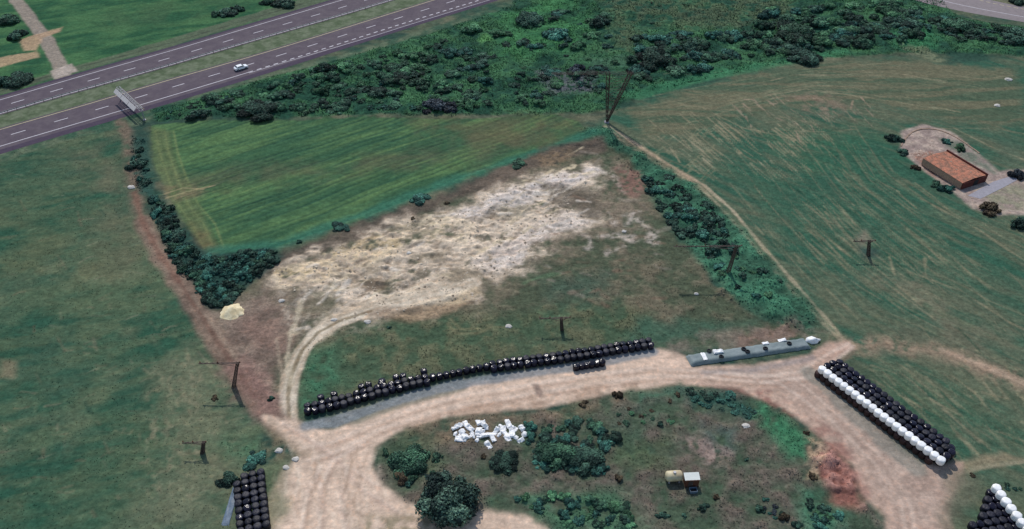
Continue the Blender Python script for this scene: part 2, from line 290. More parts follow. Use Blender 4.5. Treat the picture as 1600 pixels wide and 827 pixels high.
for q, wd in (([(980, 350), (990, 335), (1000, 345)], 2), ([(940, 370), (965, 368), (985, 372)], 2.2), ([(1000, 345), (1015, 360), (1022, 378)], 2), ([(950, 395), (975, 385)], 1.5), ([(900, 360), (925, 372), (920, 385)], 1.2), ([(930, 262), (958, 275), (975, 300)], .5), ([(925, 345), (960, 340), (1000, 330)], .6), ([(960, 350), (950, 330)], 1.5)):
    paint(stroke(q, wd, 1, 1.6), C(186, 172, 158), .75, sharp(N4, .4, 4))
paint(poly([(965, 262), (1000, 265), (1010, 295), (985, 310), (965, 295)], 2, 2), C(134, 98, 88), .7, sharp(N4, .42, 4))
paint(poly([(830, 245), (890, 232), (900, 250), (850, 262)], 2, 2), C(130, 110, 86), .7, sharp(N4, .42, 4))
for k in range(60):
    px = random.uniform(850, 1030); py = random.uniform(300, 480); l = random.uniform(6, 22)
    paint(stroke([(px, py), (px+l, py+random.uniform(-6, 8))], random.uniform(.3, .9), .5, 1), random.choice([C(150, 138, 124), C(64, 66, 54), C(122, 98, 82)]), random.uniform(.25, .55))
# quarry road
QR = [(452, 662), (450, 620), (455, 585), (472, 548), (497, 520), (530, 502), (580, 486), (640, 468), (700, 452), (740, 440)]
QRM = stroke(QR, 3.3, .4, .5)
paint(QRM, mixc(C(172, 154, 132), C(206, 190, 168), sharp(N3, .5, 3)), .95)
for dx in (-6, 5): paint(stroke([(a+dx*(.5 if b < 500 else 1), b+(dx*.5 if b < 520 else 0)) for a, b in QR], .5, .4, .2), C(206, 194, 172), .5)
paint(stroke(QR[:7], .7, .25, .3), C(116, 104, 80), .75)
paint(stroke([(455, 600), (448, 560), (455, 520), (465, 495), (470, 470)], 1.0, .4, .5), C(178, 164, 140), .7)
paint(stroke([(443, 590), (436, 560), (432, 530)], .7, .4, .4), C(168, 150, 128), .5)
paint(stroke([(400, 580), (415, 595), (430, 605)], .9, .6, .4), C(160, 142, 120), .5)
paint(poly([(560, 488), (600, 500), (640, 505), (700, 492), (750, 470), (700, 475), (620, 480)], 1, 1), C(112, 86, 68), .5)
for q in ([(700, 505), (712, 522), (745, 522), (770, 512), (790, 512)], [(705, 500), (720, 515), (750, 515)]): paint(stroke(q, .6, .5, .5), C(124, 118, 88), .6)
for q in ([(820, 443), (845, 432), (872, 428)], [(842, 490), (860, 497), (888, 492)]): paint(stroke(q, 1.0, .6, .5), C(86, 112, 82), .6)
paint(poly([(232, 300), (256, 312), (300, 380), (330, 400), (425, 388), (445, 402), (350, 480), (330, 474), (282, 432), (252, 370)], 1, 1), C(36, 66, 60), .8)
paint(poly([(204, 212), (230, 216), (240, 312), (222, 300), (206, 280)], 1, 1), C(46, 78, 70), .7)
# farm track beside the left hedge
FT = [(188, 186), (196, 205), (204, 250), (210, 300), (222, 345), (248, 395), (280, 440), (306, 480), (334, 525), (366, 572), (398, 620), (425, 655), (445, 672)]
paint(stroke(FT, 3.2, 1, 1.2), C(116, 98, 84), .75, sharp(N3, .35, 3))
paint(stroke(FT[4:], 4.4, 1, .8), mixc(C(112, 92, 80), C(134, 114, 98), sharp(N3, .5, 3)), .85)
paint(stroke(FT[3:7], 1.4, .6, .6), C(122, 88, 74), .6)
paint(stroke(FT[6:11], .7, .5, .6), C(96, 66, 56), .5)
paint(stroke([(300, 462), (325, 495), (348, 528), (380, 575)], .6, .4, .4), C(150, 132, 114), .5)
paint(poly([(350, 575), (395, 560), (440, 610), (446, 650), (400, 650), (370, 620)], 3, 3), C(128, 98, 90), .7, sharp(N3, .35, 3))
# main dirt road
DR = [(412, 650), (440, 655), (460, 655), (475, 667), (512, 672), (560, 655), (640, 622), (700, 604), (800, 588), (900, 568), (960, 555), (1030, 545), (1070, 556), (1084, 574), (1180, 570), (1262, 556), (1300, 535), (1330, 532), (1335, 545), (1300, 566), (1284, 582), (1300, 605), (1340, 648), (1400, 702), (1440, 727), (1505, 722), (1500, 760), (1480, 790), (1510, 900), (1385, 900), (1385, 810), (1345, 770), (1330, 725), (1280, 680), (1225, 640), (1150, 608), (1050, 602), (950, 618), (850, 638), (700, 652), (622, 676), (588, 700), (582, 728), (600, 757), (640, 784), (690, 795), (760, 792), (820, 802), (858, 822), (880, 900), (410, 900), (418, 770), (440, 735), (470, 712), (446, 690), (420, 664)]
DRM = poly(DR, .8, .8)
g2 = dirnoise(10, 14, .8, 3)
W_, m_ = DRM; xx = (X+90)/180
rdc = mixc(C(202, 176, 154), C(180, 150, 132), np.clip((X-20)/50, 0, 1))
paint(DRM, rdc*(.86+.26*g2[..., None])*(.94+.12*N4[..., None]))
paint(poly([(1160, 580), (1290, 575), (1340, 650), (1440, 730), (1490, 727), (1470, 827), (1400, 827), (1350, 740), (1260, 650)], 3, 3), mixc(C(156, 134, 120), C(178, 156, 140), sharp(N3, .5, 3)), .8)
RT = [[(470, 700), (520, 690), (570, 668), (640, 640), (720, 618), (820, 602), (920, 586), (1020, 575), (1100, 580), (1180, 590)], [(480, 720), (540, 700), (590, 672), (650, 652), (730, 632), (830, 615), (930, 600), (1030, 588), (1110, 588)],
      [(440, 660), (490, 690), (530, 720), (560, 760), (620, 800), (700, 820)], [(500, 827), (500, 760), (520, 720), (570, 690)], [(470, 827), (480, 770), (500, 730)], [(540, 827), (530, 770), (545, 730), (590, 760)],
      [(1110, 590), (1220, 600), (1300, 660), (1370, 730), (1410, 790), (1420, 850)], [(1125, 582), (1240, 590), (1320, 660), (1390, 730), (1425, 790), (1435, 850)], [(1180, 590), (1250, 580), (1300, 550), (1325, 538)], [(1190, 597), (1260, 590), (1310, 560), (1332, 542)]]
for q in RT:
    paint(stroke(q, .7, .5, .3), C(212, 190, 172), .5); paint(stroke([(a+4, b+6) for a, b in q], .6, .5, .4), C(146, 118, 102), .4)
for k in range(60):
    px = random.uniform(430, 600); py = random.uniform(690, 815); l = random.uniform(15, 45)
    a = random.gauss(1.5, .25)
    Wx, mm = stroke([(px, py), (px+l*math.cos(a), py+l*math.sin(a))], .4, .3, .3)
    paint((Wx, mm), random.choice([C(214, 194, 172), C(164, 138, 116)]), .4*1.0)
paint(poly([(700, 640), (860, 612), (1000, 596), (1060, 600), (950, 616), (850, 638), (700, 655), (640, 670)], 1.5, 1.5), C(146, 116, 94), .5, sharp(N3, .4, 4))
paint(poly([(1090, 600), (1200, 608), (1290, 660), (1340, 720), (1310, 720), (1240, 660), (1170, 620)], 1.5, 2), C(132, 88, 78), .7, sharp(N3, .4, 4))
paint(stroke([(560, 655), (640, 625), (720, 604)], 2.6, .8, .6), C(98, 106, 92), .7)
paint(stroke([(478, 665), (520, 660), (580, 640), (640, 620), (700, 604), (800, 588), (900, 573), (960, 562), (1020, 550)], 2.4, .5, .5), C(126, 130, 132), .85)
paint(stroke([(1262, 582), (1290, 600), (1320, 634), (1380, 690), (1432, 732)], 3.6, .8, .8), C(128, 126, 116), .75)
paint(stroke([(1100, 582), (1180, 578), (1270, 560)], 1.6, .8, .8), C(128, 124, 124), .6)
paint(poly([(1150, 525), (1230, 510), (1240, 525), (1150, 545)], 1.5, 1.5), C(132, 92, 80), .7, sharp(N3, .4, 4))
paint(poly([(1050, 530), (1150, 515), (1250, 500), (1290, 520), (1270, 530), (1160, 545), (1075, 555), (1040, 545)], 1.5, 1.5), C(122, 110, 98), .6, sharp(N3, .45, 4))
paint(poly([(831, 600), (840, 599), (848, 612), (846, 622), (838, 618)], .4, .3), C(136, 116, 104), .8)
# island
IS = [(588, 700), (622, 677), (700, 653), (850, 641), (950, 617), (1055, 604), (1150, 612), (1222, 642), (1275, 684), (1322, 728), (1338, 775), (1375, 815), (1380, 900), (900, 900), (870, 830), (830, 803), (760, 793), (690, 797), (640, 784), (602, 757), (584, 728)]
ISM = poly(IS, 1, 1.5)
paint(ISM, mixc(C(66, 82, 64), C(102, 92, 82), sharp(N2*.5+N3*.5, .5, 4))*(.82+.36*N4[..., None]), .95)
paint(poly([(700, 655), (860, 642), (1000, 612), (900, 655), (820, 665), (700, 700), (640, 690), (620, 682)], 2, 2), C(124, 106, 84), .6, sharp(N3, .4, 4))
for pl, c, o in [([(985, 612), (1060, 605), (1060, 622), (1000, 630)], C(58, 100, 78), .8), ([(1060, 606), (1140, 614), (1190, 640), (1170, 655), (1080, 640)], C(40, 80, 68), .85), ([(1180, 632), (1225, 648), (1270, 690), (1262, 725), (1230, 715), (1190, 665)], C(56, 114, 80), .9),
                 ([(760, 780), (860, 765), (960, 770), (1000, 800), (1000, 840), (880, 840), (840, 805)], C(64, 106, 78), .8), ([(1250, 760), (1310, 780), (1330, 840), (1260, 840)], C(60, 110, 84), .8), ([(940, 690), (1060, 680), (1050, 730), (950, 730)], C(76, 94, 66), .6),
                 ([(1090, 665), (1150, 670), (1140, 700), (1100, 695)], C(66, 90, 84), .6), ([(590, 700), (640, 680), (700, 700), (690, 760), (620, 760)], C(72, 92, 66), .6), ([(1050, 625), (960, 640), (930, 700), (1000, 700)], C(70, 92, 74), .5)]:
    paint(poly(pl, 2, 2.5), c, o, sharp(N3, .36, 4))
paint(poly([(1055, 680), (1090, 676), (1140, 715), (1110, 725), (1070, 705)], 2, 2), C(152, 128, 120), .7, sharp(N4, .42, 4))
paint(poly([(1265, 710), (1300, 700), (1340, 740), (1352, 770), (1342, 792), (1310, 785), (1285, 750)], 1.5, 2), mixc(C(134, 88, 78), C(172, 126, 114), sharp(N3, .5, 4)), .9)
paint(stroke([(1270, 690), (1280, 720), (1270, 740)], 2, 1, 1.5), C(190, 160, 130), .6, sharp(N4, .45, 4))
paint(poly([(560, 827), (570, 805), (640, 802), (690, 815), (700, 860), (560, 860)], 1.5, 2), C(116, 110, 84), .8, sharp(N3, .35, 4))
paint(poly([(330, 690), (400, 680), (440, 700), (440, 725), (380, 725)], 3, 3), C(56, 104, 76), .7, sharp(N3, .4, 4))
paint(poly([(425, 665), (480, 710), (430, 730), (400, 725), (415, 690)], 2, 2), C(118, 104, 84), .7, sharp(N3, .4, 4))
paint(poly([(395, 735), (445, 720), (450, 780), (420, 850), (400, 850)], 2, 2), C(92, 104, 76), .7)
paint(poly([(1490, 735), (1545, 745), (1500, 800), (1490, 850), (1465, 850), (1480, 790)], 2, 2), C(96, 98, 80), .8)
# ruin yard
paint(poly([(1405, 232), (1410, 205), (1440, 193), (1485, 205), (1530, 240), (1560, 268), (1620, 262), (1620, 335), (1560, 338), (1520, 326), (1480, 292), (1440, 262)], .8, 1), mixc(C(150, 130, 122), C(176, 156, 142), sharp(N3, .5, 4))*(.85+.3*N4[..., None]), .9)
paint(poly([(1425, 240), (1455, 235), (1500, 275), (1500, 292), (1460, 275)], 1, 1), C(138, 96, 80), .75, sharp(N4, .35, 4))
paint(poly([(1465, 215), (1500, 222), (1540, 250), (1560, 275), (1530, 262), (1480, 232)], 1.5, 1.5), C(78, 100, 84), .75, sharp(N3, .38, 4))
paint(poly([(1530, 300), (1600, 285), (1620, 320), (1560, 332)], 1.5, 1.5), C(118, 122, 96), .7, sharp(N3, .38, 4))
paint(poly([(1555, 215), (1600, 225), (1600, 262), (1570, 258)], 2, 2), C(80, 94, 76), .6)
paint(poly([(1335, 372), (1352, 360), (1362, 375), (1345, 385)], 1.5, 1), C(128, 116, 100), .7)
paint(poly([(1340, 385), (1370, 390), (1372, 402), (1350, 404)], 1.5, 1), C(48, 66, 66), .6)
# ------------------------------------------------------------------ relief
hgt += (N1-.5)*.9+(N3-.5)*.12
def lift(Wm, arr, a=1.0):
    W, m = Wm; hgt[W] = hgt[W]+m*(arr[W] if hasattr(arr, 'ndim') else arr)*a
lift(poly(SCRUB, 3, 2), (fbm(X/4.5, Y/4.5, 7, 4)-.3)*2.2)
lift(poly(HR, 2, 1), (N3-.3)*1.6)
lift(poly(SAND, 4, 2), (np.abs(fbm(X/5, Y/3, 9, 5)-.5)*-5+.5)*.42+(fbm(X/1.3, Y/1.1, 2, 4)-.5)*.9)
lift(PM, (N3-.5)*.6)
lift(ISM, (N3-.4)*.9)
lift(CFM, rows*-.10)
lift(poly([(1265, 700), (1300, 690), (1345, 735), (1352, 775), (1340, 795), (1305, 785), (1280, 745)], 2, 1), sharp(N3, .5, 2)*1.1)
lift(poly([(560, 486), (640, 466), (750, 432), (760, 445), (700, 470), (600, 492)], 2, 1), .5)
def flat(Wm, z=0.0):
    W, m = Wm; hgt[W] = hgt[W]*(1-m)+z*m
flat(DRM, 0); hgt += 0
flat(stroke(QR, 5, 1, 0), 0); flat(stroke(FT[4:], 4, 1.5, 0), 0)
ROADZ = [(-400, 330), (-400, 250), (-60, 165), (0, 145), (116, 112), (263, 70), (400, 28), (560, -20), (800, -110), (1300, -200), (1300, -120), (830, 4), (640, 60), (400, 130), (200, 192), (0, 250)]
flat(poly(ROADZ, 2, 0), 0)
flat(poly([(1380, -30), (1560, -60), (1800, 30), (1800, 90), (1600, 45), (1420, 10)], 2, 0), 0)
for c_ in ([(1260, 555), (1320, 540), (1530, 720), (1430, 760)], [(455, 600), (720, 570), (1040, 525), (1040, 560), (700, 620), (470, 670)], [(1060, 540), (1285, 510), (1290, 560), (1070, 585)],
           [(340, 720), (430, 720), (430, 900), (340, 900)], [(1480, 740), (1640, 740), (1640, 900), (1460, 900)], [(1430, 225), (1560, 235), (1610, 275), (1520, 320)], [(1030, 715), (1105, 715), (1105, 775), (1030, 775)]):
    flat(poly(c_, 2, 0), 0)
vis = ss(Y, 60, 90)*(1-ss(np.abs(X), 260, 900))*(1-ss(Y, 360, 900)); hgt *= vis
lum = col @ np.array([.25, .6, .15]); col = col*.97+lum[..., None]*.03*np.array([1.0, 1.0, 1.02])
fine = fbm(X/1.7, Y/1.1, 13, 4); col *= (.80+.40*fine)[..., None]*(.92+.16*N5)[..., None]
col = np.clip(col, .004, .95)

grit = np.full((NX, NY), .20)
def gset(Wm, v):
    W, m = Wm; grit[W] = grit[W]*(1-m)+v*m
gset(poly(SCRUB, 1, 1), .34); gset(poly(HR, 1, 1), .32); gset(CFM, .13); gset(PM, .26); gset(poly(SAND, 2, 3), .17); gset(ISM, .26); gset(DRM, .06); gset(QRM, .12); gset(LFM, .17)
def ground_z(x, y):
    i = int(np.clip(np.searchsorted(AX, x)-1, 0, NX-2)); j = int(np.clip(np.searchsorted(AY, y)-1, 0, NY-2))
    u = (x-AX[i])/(AX[i+1]-AX[i]); v = (y-AY[j])/(AY[j+1]-AY[j])
    return float((hgt[i, j]*(1-u)+hgt[i+1, j]*u)*(1-v)+(hgt[i, j+1]*(1-u)+hgt[i+1, j+1]*u)*v)
def G(px, py, dz=0):
    p = P(px, py); p.z = ground_z(p.x, p.y)+dz; return p
def gcol(x, y):
    i = int(np.clip(np.searchsorted(AX, x), 0, NX-1)); j = int(np.clip(np.searchsorted(AY, y), 0, NY-1)); return col[i, j]

# ------------------------------------------------------------------ materials
def mat(name, base=(.5, .5, .5), rough=.8, nscale=3, var=.25, bump=.3, bdist=.03, spec=.25, attr=None, rnd=0.0, metal=0, nscale2=None, coat=0, c2=None, sss=False):
    m = bpy.data.materials.new(name); m.use_nodes = True; t = m.node_tree; N = t.nodes; L = t.links
    b = N['Principled BSDF']; b.inputs['Roughness'].default_value = rough; b.inputs['Specular IOR Level'].default_value = spec; b.inputs['Metallic'].default_value = metal
    tc = N.new('ShaderNodeTexCoord'); geo = N.new('ShaderNodeNewGeometry')
    n1 = N.new('ShaderNodeTexNoise'); n1.inputs['Scale'].default_value = nscale; n1.inputs['Detail'].default_value = 5; n1.inputs['Roughness'].default_value = .62
    L.new(geo.outputs['Position'], n1.inputs['Vector'])
    if attr:
        a = N.new('ShaderNodeAttribute'); a.attribute_name = attr; src = a.outputs['Color']
    else:
        rg = N.new('ShaderNodeRGB'); rg.outputs[0].default_value = (*base, 1); src = rg.outputs[0]
    if c2 is not None:
        n3 = N.new('ShaderNodeTexNoise'); n3.inputs['Scale'].default_value = nscale*.35; n3.inputs['Detail'].default_value = 4; L.new(geo.outputs['Position'], n3.inputs['Vector'])
        cr_ = N.new('ShaderNodeMapRange'); cr_.inputs[1].default_value = .42; cr_.inputs[2].default_value = .6; L.new(n3.outputs['Fac'], cr_.inputs[0])
        mx = N.new('ShaderNodeMixRGB'); L.new(cr_.outputs[0], mx.inputs[0]); L.new(src, mx.inputs[1]); mx.inputs[2].default_value = (*c2, 1); src = mx.outputs[0]
    mr = N.new('ShaderNodeMapRange'); mr.inputs[1].default_value = .3; mr.inputs[2].default_value = .7; mr.inputs[3].default_value = 1-var; mr.inputs[4].default_value = 1+var
    L.new(n1.outputs['Fac'], mr.inputs[0]); fac = mr.outputs[0]
    if rnd:
        oi = N.new('ShaderNodeObjectInfo'); r2 = N.new('ShaderNodeMapRange'); r2.inputs[3].default_value = 1-rnd; r2.inputs[4].default_value = 1+rnd
        L.new(oi.outputs['Random'], r2.inputs[0]); mu = N.new('ShaderNodeMath'); mu.operation = 'MULTIPLY'; L.new(fac, mu.inputs[0]); L.new(r2.outputs[0], mu.inputs[1]); fac = mu.outputs[0]
    vm = N.new('ShaderNodeVectorMath'); vm.operation = 'SCALE'; L.new(src, vm.inputs[0]); L.new(fac, vm.inputs['Scale']); L.new(vm.outputs[0], b.inputs['Base Color'])
    if bump:
        n2 = N.new('ShaderNodeTexNoise'); n2.inputs['Scale'].default_value = nscale2 or nscale*2; n2.inputs['Detail'].default_value = 4; L.new(geo.outputs['Position'], n2.inputs['Vector'])
        bp = N.new('ShaderNodeBump'); bp.inputs['Strength'].default_value = bump; bp.inputs['Distance'].default_value = bdist; L.new(n2.outputs['Fac'], bp.inputs['Height']); L.new(bp.outputs[0], b.inputs['Normal'])
    return m
t3 = lambda *a: tuple(C(*a))
M = dict(
    ground=mat('ground_cover', attr='Col', rough=.95, nscale=.9, var=.2, bump=.55, bdist=.16, spec=.08, nscale2=2.2),
    asphalt=mat('asphalt', t3(84, 74, 82), .85, .8, .10, .2, .01, .2, c2=t3(92, 82, 88)),
    shoulder=mat('shoulder_asphalt', t3(70, 60, 74), .9, .8, .14, .2, .01, .2),
    old_asphalt=mat('worn_asphalt', t3(132, 122, 122), .9, .6, .12, .2, .01, .2),
    white_line=mat('white_road_paint', t3(196, 190, 194), .7, 1.2, .16, 0), yellow_line=mat('yellowish_road_paint', t3(186, 174, 136), .7, 1.2, .16, 0),
    steel=mat('galvanised_steel', t3(150, 150, 154), .45, 2, .15, 0, metal=.3, spec=.4), dark_steel=mat('dark_lattice_steel', t3(78, 66, 62), .6, 2, .25, 0, metal=.2, spec=.3),
    panel=mat('sign_panel_back', t3(196, 188, 184), .5, 2, .12, 0, spec=.3),
    black_wrap=mat('black_plastic_wrap', t3(25, 23, 36), .17, 3.5, .45, .7, .05, .3, rnd=.4, nscale2=4), matte_wrap=mat('dusty_black_wrap', t3(32, 32, 42), .5, 2.5, .4, .8, .06, .25, rnd=.4, nscale2=4), shade_wrap=mat('shade_brown_wrap', t3(54, 36, 34), .75, 3.5, .4, .8, .05, .3, rnd=.3, nscale2=4), white_wrap=mat('white_plastic_wrap', t3(236, 234, 232), .4, 3, .06, .6, .05, .4, rnd=.05, nscale2=4),
    red_soil=mat('brown_soil', t3(120, 86, 70), .95, 2, .3, .6, .08, .1),
    leaf=mat('leaves', attr='Col', rough=.75, nscale=.8, var=.16, bump=0, spec=.2, rnd=.38), bark=mat('bark', t3(70, 58, 48), .9, 4, .3, .4),
    rock=mat('pale_rock', t3(186, 180, 172), .9, 2, .2, .6, .08), sand=mat('sand_heap_grains', t3(214, 194, 154), .95, 2.2, .12, .7, .08, .1, c2=t3(228, 212, 176)),
    tarp=mat('grey_tarpaulin', t3(126, 136, 136), .6, 1.1, .12, .5, .08, .3, c2=t3(112, 124, 124)), rubber=mat('black_rubber', t3(34, 34, 38), .8, 4, .2, 0),
    cream=mat('cream_paint', t3(204, 190, 156), .5, 1.8, .12, 0, spec=.3, c2=t3(182, 164, 132)), roofw=mat('white_sheet_metal', t3(214, 216, 208), .45, 1.5, .08, 0, spec=.3), brown_wall=mat('brown_boards', t3(92, 58, 44), .85, 3, .3, .3),
    tile=mat('red_brown_tiles', t3(186, 126, 102), .95, 2.4, .3, .8, .14, .08, c2=t3(150, 112, 94), nscale2=3), darkwall=mat('parapet_red_and_wall_shade', t3(84, 44, 40), .9, 3, .2, .4), stone=mat('rubble_stone', t3(150, 126, 108), .9, 2.5, .25, .6, .05),
    concrete=mat('weathered_concrete', t3(150, 146, 152), .9, 1.1, .12, .3, .02, .15),
    car=mat('white_car_paint', t3(236, 236, 238), .3, 1, .03, 0, spec=.5), glass=mat('dark_glass', t3(34, 40, 48), .12, 1, .02, 0, spec=.6), lamp=mat('lamp_glass', t3(210, 205, 190), .2, 1, .02, 0, spec=.6), redlamp=mat('red_lamp_glass', t3(150, 30, 26), .25, 1, .02, 0),
    insul=mat('brown_ceramic', t3(96, 60, 44), .3, 1, .05, 0), grass=mat('rough_grass_blades', attr='Col', rough=.85, nscale=1, var=.2, bump=0, spec=.1),
    gsheet=mat('blue_grey_plastic', t3(92, 108, 124), .5, 1.5, .2, .5, .06, .3))

def gritty(m):
    # finer multi-scale tone and hue breakup of the painted cover, stronger where the attribute Grit says so
    t = m.node_tree; N = t.nodes; L = t.links; b = N['Principled BSDF']; src = b.inputs['Base Color'].links[0].from_socket
    geo = N.new('ShaderNodeNewGeometry'); gr = N.new('ShaderNodeAttribute'); gr.attribute_name = 'Grit'
    def nz(scale, det, stretch=None):
        n = N.new('ShaderNodeTexNoise'); n.inputs['Scale'].default_value = scale; n.inputs['Detail'].default_value = det; n.inputs['Roughness'].default_value = .7; n.inputs['Distortion'].default_value = .6
        if stretch:
            mp = N.new('ShaderNodeMapping'); mp.inputs['Rotation'].default_value = (0, 0, stretch[0]); mp.inputs['Scale'].default_value = (1, stretch[1], 1); L.new(geo.outputs['Position'], mp.inputs[0]); L.new(mp.outputs[0], n.inputs['Vector'])
        else: L.new(geo.outputs['Position'], n.inputs['Vector'])
        return n.outputs['Fac']
    a = nz(2.2, 6); c = nz(.55, 5, (.6, 2.4))
    mr = N.new('ShaderNodeMapRange'); mr.inputs[1].default_value = .34; mr.inputs[2].default_value = .66; mr.inputs[3].default_value = -1; mr.inputs[4].default_value = 1; L.new(a, mr.inputs[0])
    mr2 = N.new('ShaderNodeMapRange'); mr2.inputs[1].default_value = .36; mr2.inputs[2].default_value = .64; mr2.inputs[3].default_value = -.7; mr2.inputs[4].default_value = .7; L.new(c, mr2.inputs[0])
    ad = N.new('ShaderNodeMath'); ad.operation = 'ADD'; L.new(mr.outputs[0], ad.inputs[0]); L.new(mr2.outputs[0], ad.inputs[1])
    mu = N.new('ShaderNodeMath'); mu.operation = 'MULTIPLY_ADD'; L.new(ad.outputs[0], mu.inputs[0]); L.new(gr.outputs['Fac'], mu.inputs[1]); mu.inputs[2].default_value = 1
    vm = N.new('ShaderNodeVectorMath'); vm.operation = 'SCALE'; L.new(src, vm.inputs[0]); L.new(mu.outputs[0], vm.inputs['Scale'])
    # hue: drier or greener patches
    h = nz(.9, 5); hm = N.new('ShaderNodeMapRange'); hm.inputs[1].default_value = .52; hm.inputs[2].default_value = .66; hm.inputs[4].default_value = .45; L.new(h, hm.inputs[0])
    mx = N.new('ShaderNodeMixRGB'); mx.blend_type = 'MULTIPLY'; mx.inputs[2].default_value = (1.22, 1.04, .92, 1); L.new(hm.outputs[0], mx.inputs[0]); L.new(vm.outputs[0], mx.inputs[1]); L.new(mx.outputs[0], b.inputs['Base Color'])
gritty(M['ground'])
# ------------------------------------------------------------------ object helpers
def tag(o, label=None, cat=None, group=None, kind=None):
    if label: o['label'] = label
    if cat: o['category'] = cat
    if group: o['group'] = group
    if kind: o['kind'] = kind
    return o
def empty(name, loc, rz=0, label=None, cat=None, group=None):
    o = bpy.data.objects.new(name, None); COL.objects.link(o); o.location = loc; o.rotation_euler = (0, 0, rz); o.empty_display_size = .3
    return tag(o, label, cat, group)
def link(name, me, m=None, parent=None, loc=None, smooth=False):
    if m is not None and not me.materials: me.materials.append(m)
    o = bpy.data.objects.new(name, me); COL.objects.link(o)
    if parent: o.parent = parent
    if loc is not None: o.location = loc
    if smooth: me.polygons.foreach_set('use_smooth', [True]*len(me.polygons))
    return o
def mesh_np(name, v, f, colr=None, facecol=None):
    """v (n,3), f (m,k) arrays with the same corner count"""
    v = np.asarray(v, np.float32); f = np.asarray(f, np.int32); k = f.shape[1]
    me = bpy.data.meshes.new(name); me.vertices.add(len(v)); me.vertices.foreach_set('co', v.ravel())
    me.loops.add(f.size); me.loops.foreach_set('vertex_index', f.ravel())
    me.polygons.add(len(f)); me.polygons.foreach_set('loop_start', np.arange(0, f.size, k, dtype=np.int32))
    me.update(calc_edges=True)
    if colr is not None:
        a = me.color_attributes.new('Col', 'FLOAT_COLOR', 'POINT'); a.data.foreach_set('color', np.concatenate([colr, np.ones((len(colr), 1))], 1).astype(np.float32).ravel())
    return me
def bm_mesh(name, fn):
    bm = bmesh.new(); fn(bm); me = bpy.data.meshes.new(name); bmesh.ops.recalc_face_normals(bm, faces=bm.faces); bm.to_mesh(me); bm.free(); return me
def box(bm, c, s, rot=None, taper=1.0):
    vs = []
    for z in (-.5, .5):
        k = taper if z > 0 else 1
        for x, y in ((-.5, -.5), (.5, -.5), (.5, .5), (-.5, .5)):
            p = Vector((x*s[0]*k, y*s[1]*k, z*s[2]))
            if rot: p = rot @ p
            vs.append(bm.verts.new(p+Vector(c)))
    for f in ((3, 2, 1, 0), (4, 5, 6, 7), (0, 1, 5, 4), (1, 2, 6, 5), (2, 3, 7, 6), (3, 0, 4, 7)): bm.faces.new([vs[i] for i in f])
def bar(bm, a, b, w_, w2=None, n=4):
    a, b = Vector(a), Vector(b); d_ = b-a; q = d_.to_track_quat('Z', 'Y'); w2 = w2 or w_
    r1 = [bm.verts.new(a+q @ Vector((math.cos(t)*w_, math.sin(t)*w_, 0))) for t in [2*math.pi*(i+.5)/n for i in range(n)]]
    r2 = [bm.verts.new(b+q @ Vector((math.cos(t)*w2, math.sin(t)*w2, 0))) for t in [2*math.pi*(i+.5)/n for i in range(n)]]
    for i in range(n): bm.faces.new((r1[i], r1[(i+1) % n], r2[(i+1) % n], r2[i]))
    bm.faces.new(r1[::-1]); bm.faces.new(r2)
def lathe(bm, prof, n=20, M_=None):
    rings = []
    for r, z in prof:
        if r < 1e-4: rings.append([bm.verts.new((0, 0, z))])
        else: rings.append([bm.verts.new((r*math.cos(2*math.pi*i/n), r*math.sin(2*math.pi*i/n), z)) for i in range(n)])
    for a, b in zip(rings, rings[1:]):
        for i in range(n):
            j = (i+1) % n
            vs = [a[0] if len(a) == 1 else a[i], a[0] if len(a) == 1 else a[j], b[0] if len(b) == 1 else b[j], b[0] if len(b) == 1 else b[i]]
            u = []
            for v in vs:
                if v not in u: u.append(v)
            if len(u) > 2: bm.faces.new(u)
    if M_: 
        for r in rings:
            for v in r: v.co = M_ @ v.co

# ------------------------------------------------------------------ ground sheets
def sheet(name, mask, dz):
    """the faces of the ground grid under mask, as a sheet of its own lying just above"""
    q = mask[:-1, :-1] & mask[1:, :-1] & mask[1:, 1:] & mask[:-1, 1:]
    ii, jj = np.nonzero(q); idx = lambda i, j: i*NY+j
    f = np.stack([idx(ii, jj), idx(ii+1, jj), idx(ii+1, jj+1), idx(ii, jj+1)], 1)
    u, inv = np.unique(f, return_inverse=True)
    v = np.stack([X.ravel()[u], Y.ravel()[u], hgt.ravel()[u]+dz], 1)
    me = mesh_np(name, v, inv.reshape(f.shape), col.reshape(-1, 3)[u])
    ga = me.attributes.new('Grit', 'FLOAT', 'POINT'); ga.data.foreach_set('value', grit.ravel()[u].astype(np.float32))
    o = link(name, me, M['ground'], smooth=True); o['kind'] = 'structure'; return o
full = lambda Wm: (lambda a: (a.__setitem__(Wm[0], Wm[1] > .5), a)[1])(np.zeros((NX, NY), bool))
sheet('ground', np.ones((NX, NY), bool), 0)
mDR = full(DRM); mQR = full(QRM) & ~mDR; mFT = full(stroke(FT, 3.6, .6, .8)) & ~mDR & ~mQR; mCF = full(CFM)
mSand = full(poly(SAND, 1.5, 3)) & ~mQR & ~mDR
sheet('dirt_road', mDR, .006); sheet('gravel_path', mQR, .006); sheet('farm_track', mFT, .006); sheet('crop_field', mCF, .006); sheet('bare_earth', mSand, .006)
mRF = full(RFM) & ~mDR; mRF &= (Y < 330) & (np.abs(X) < 230)
sheet('mown_field', mRF, .006)
mLF = full(LFM) & ~mDR & ~mFT & ~mQR; mLF &= (np.abs(X) < 230)
sheet('meadow', mLF, .006)

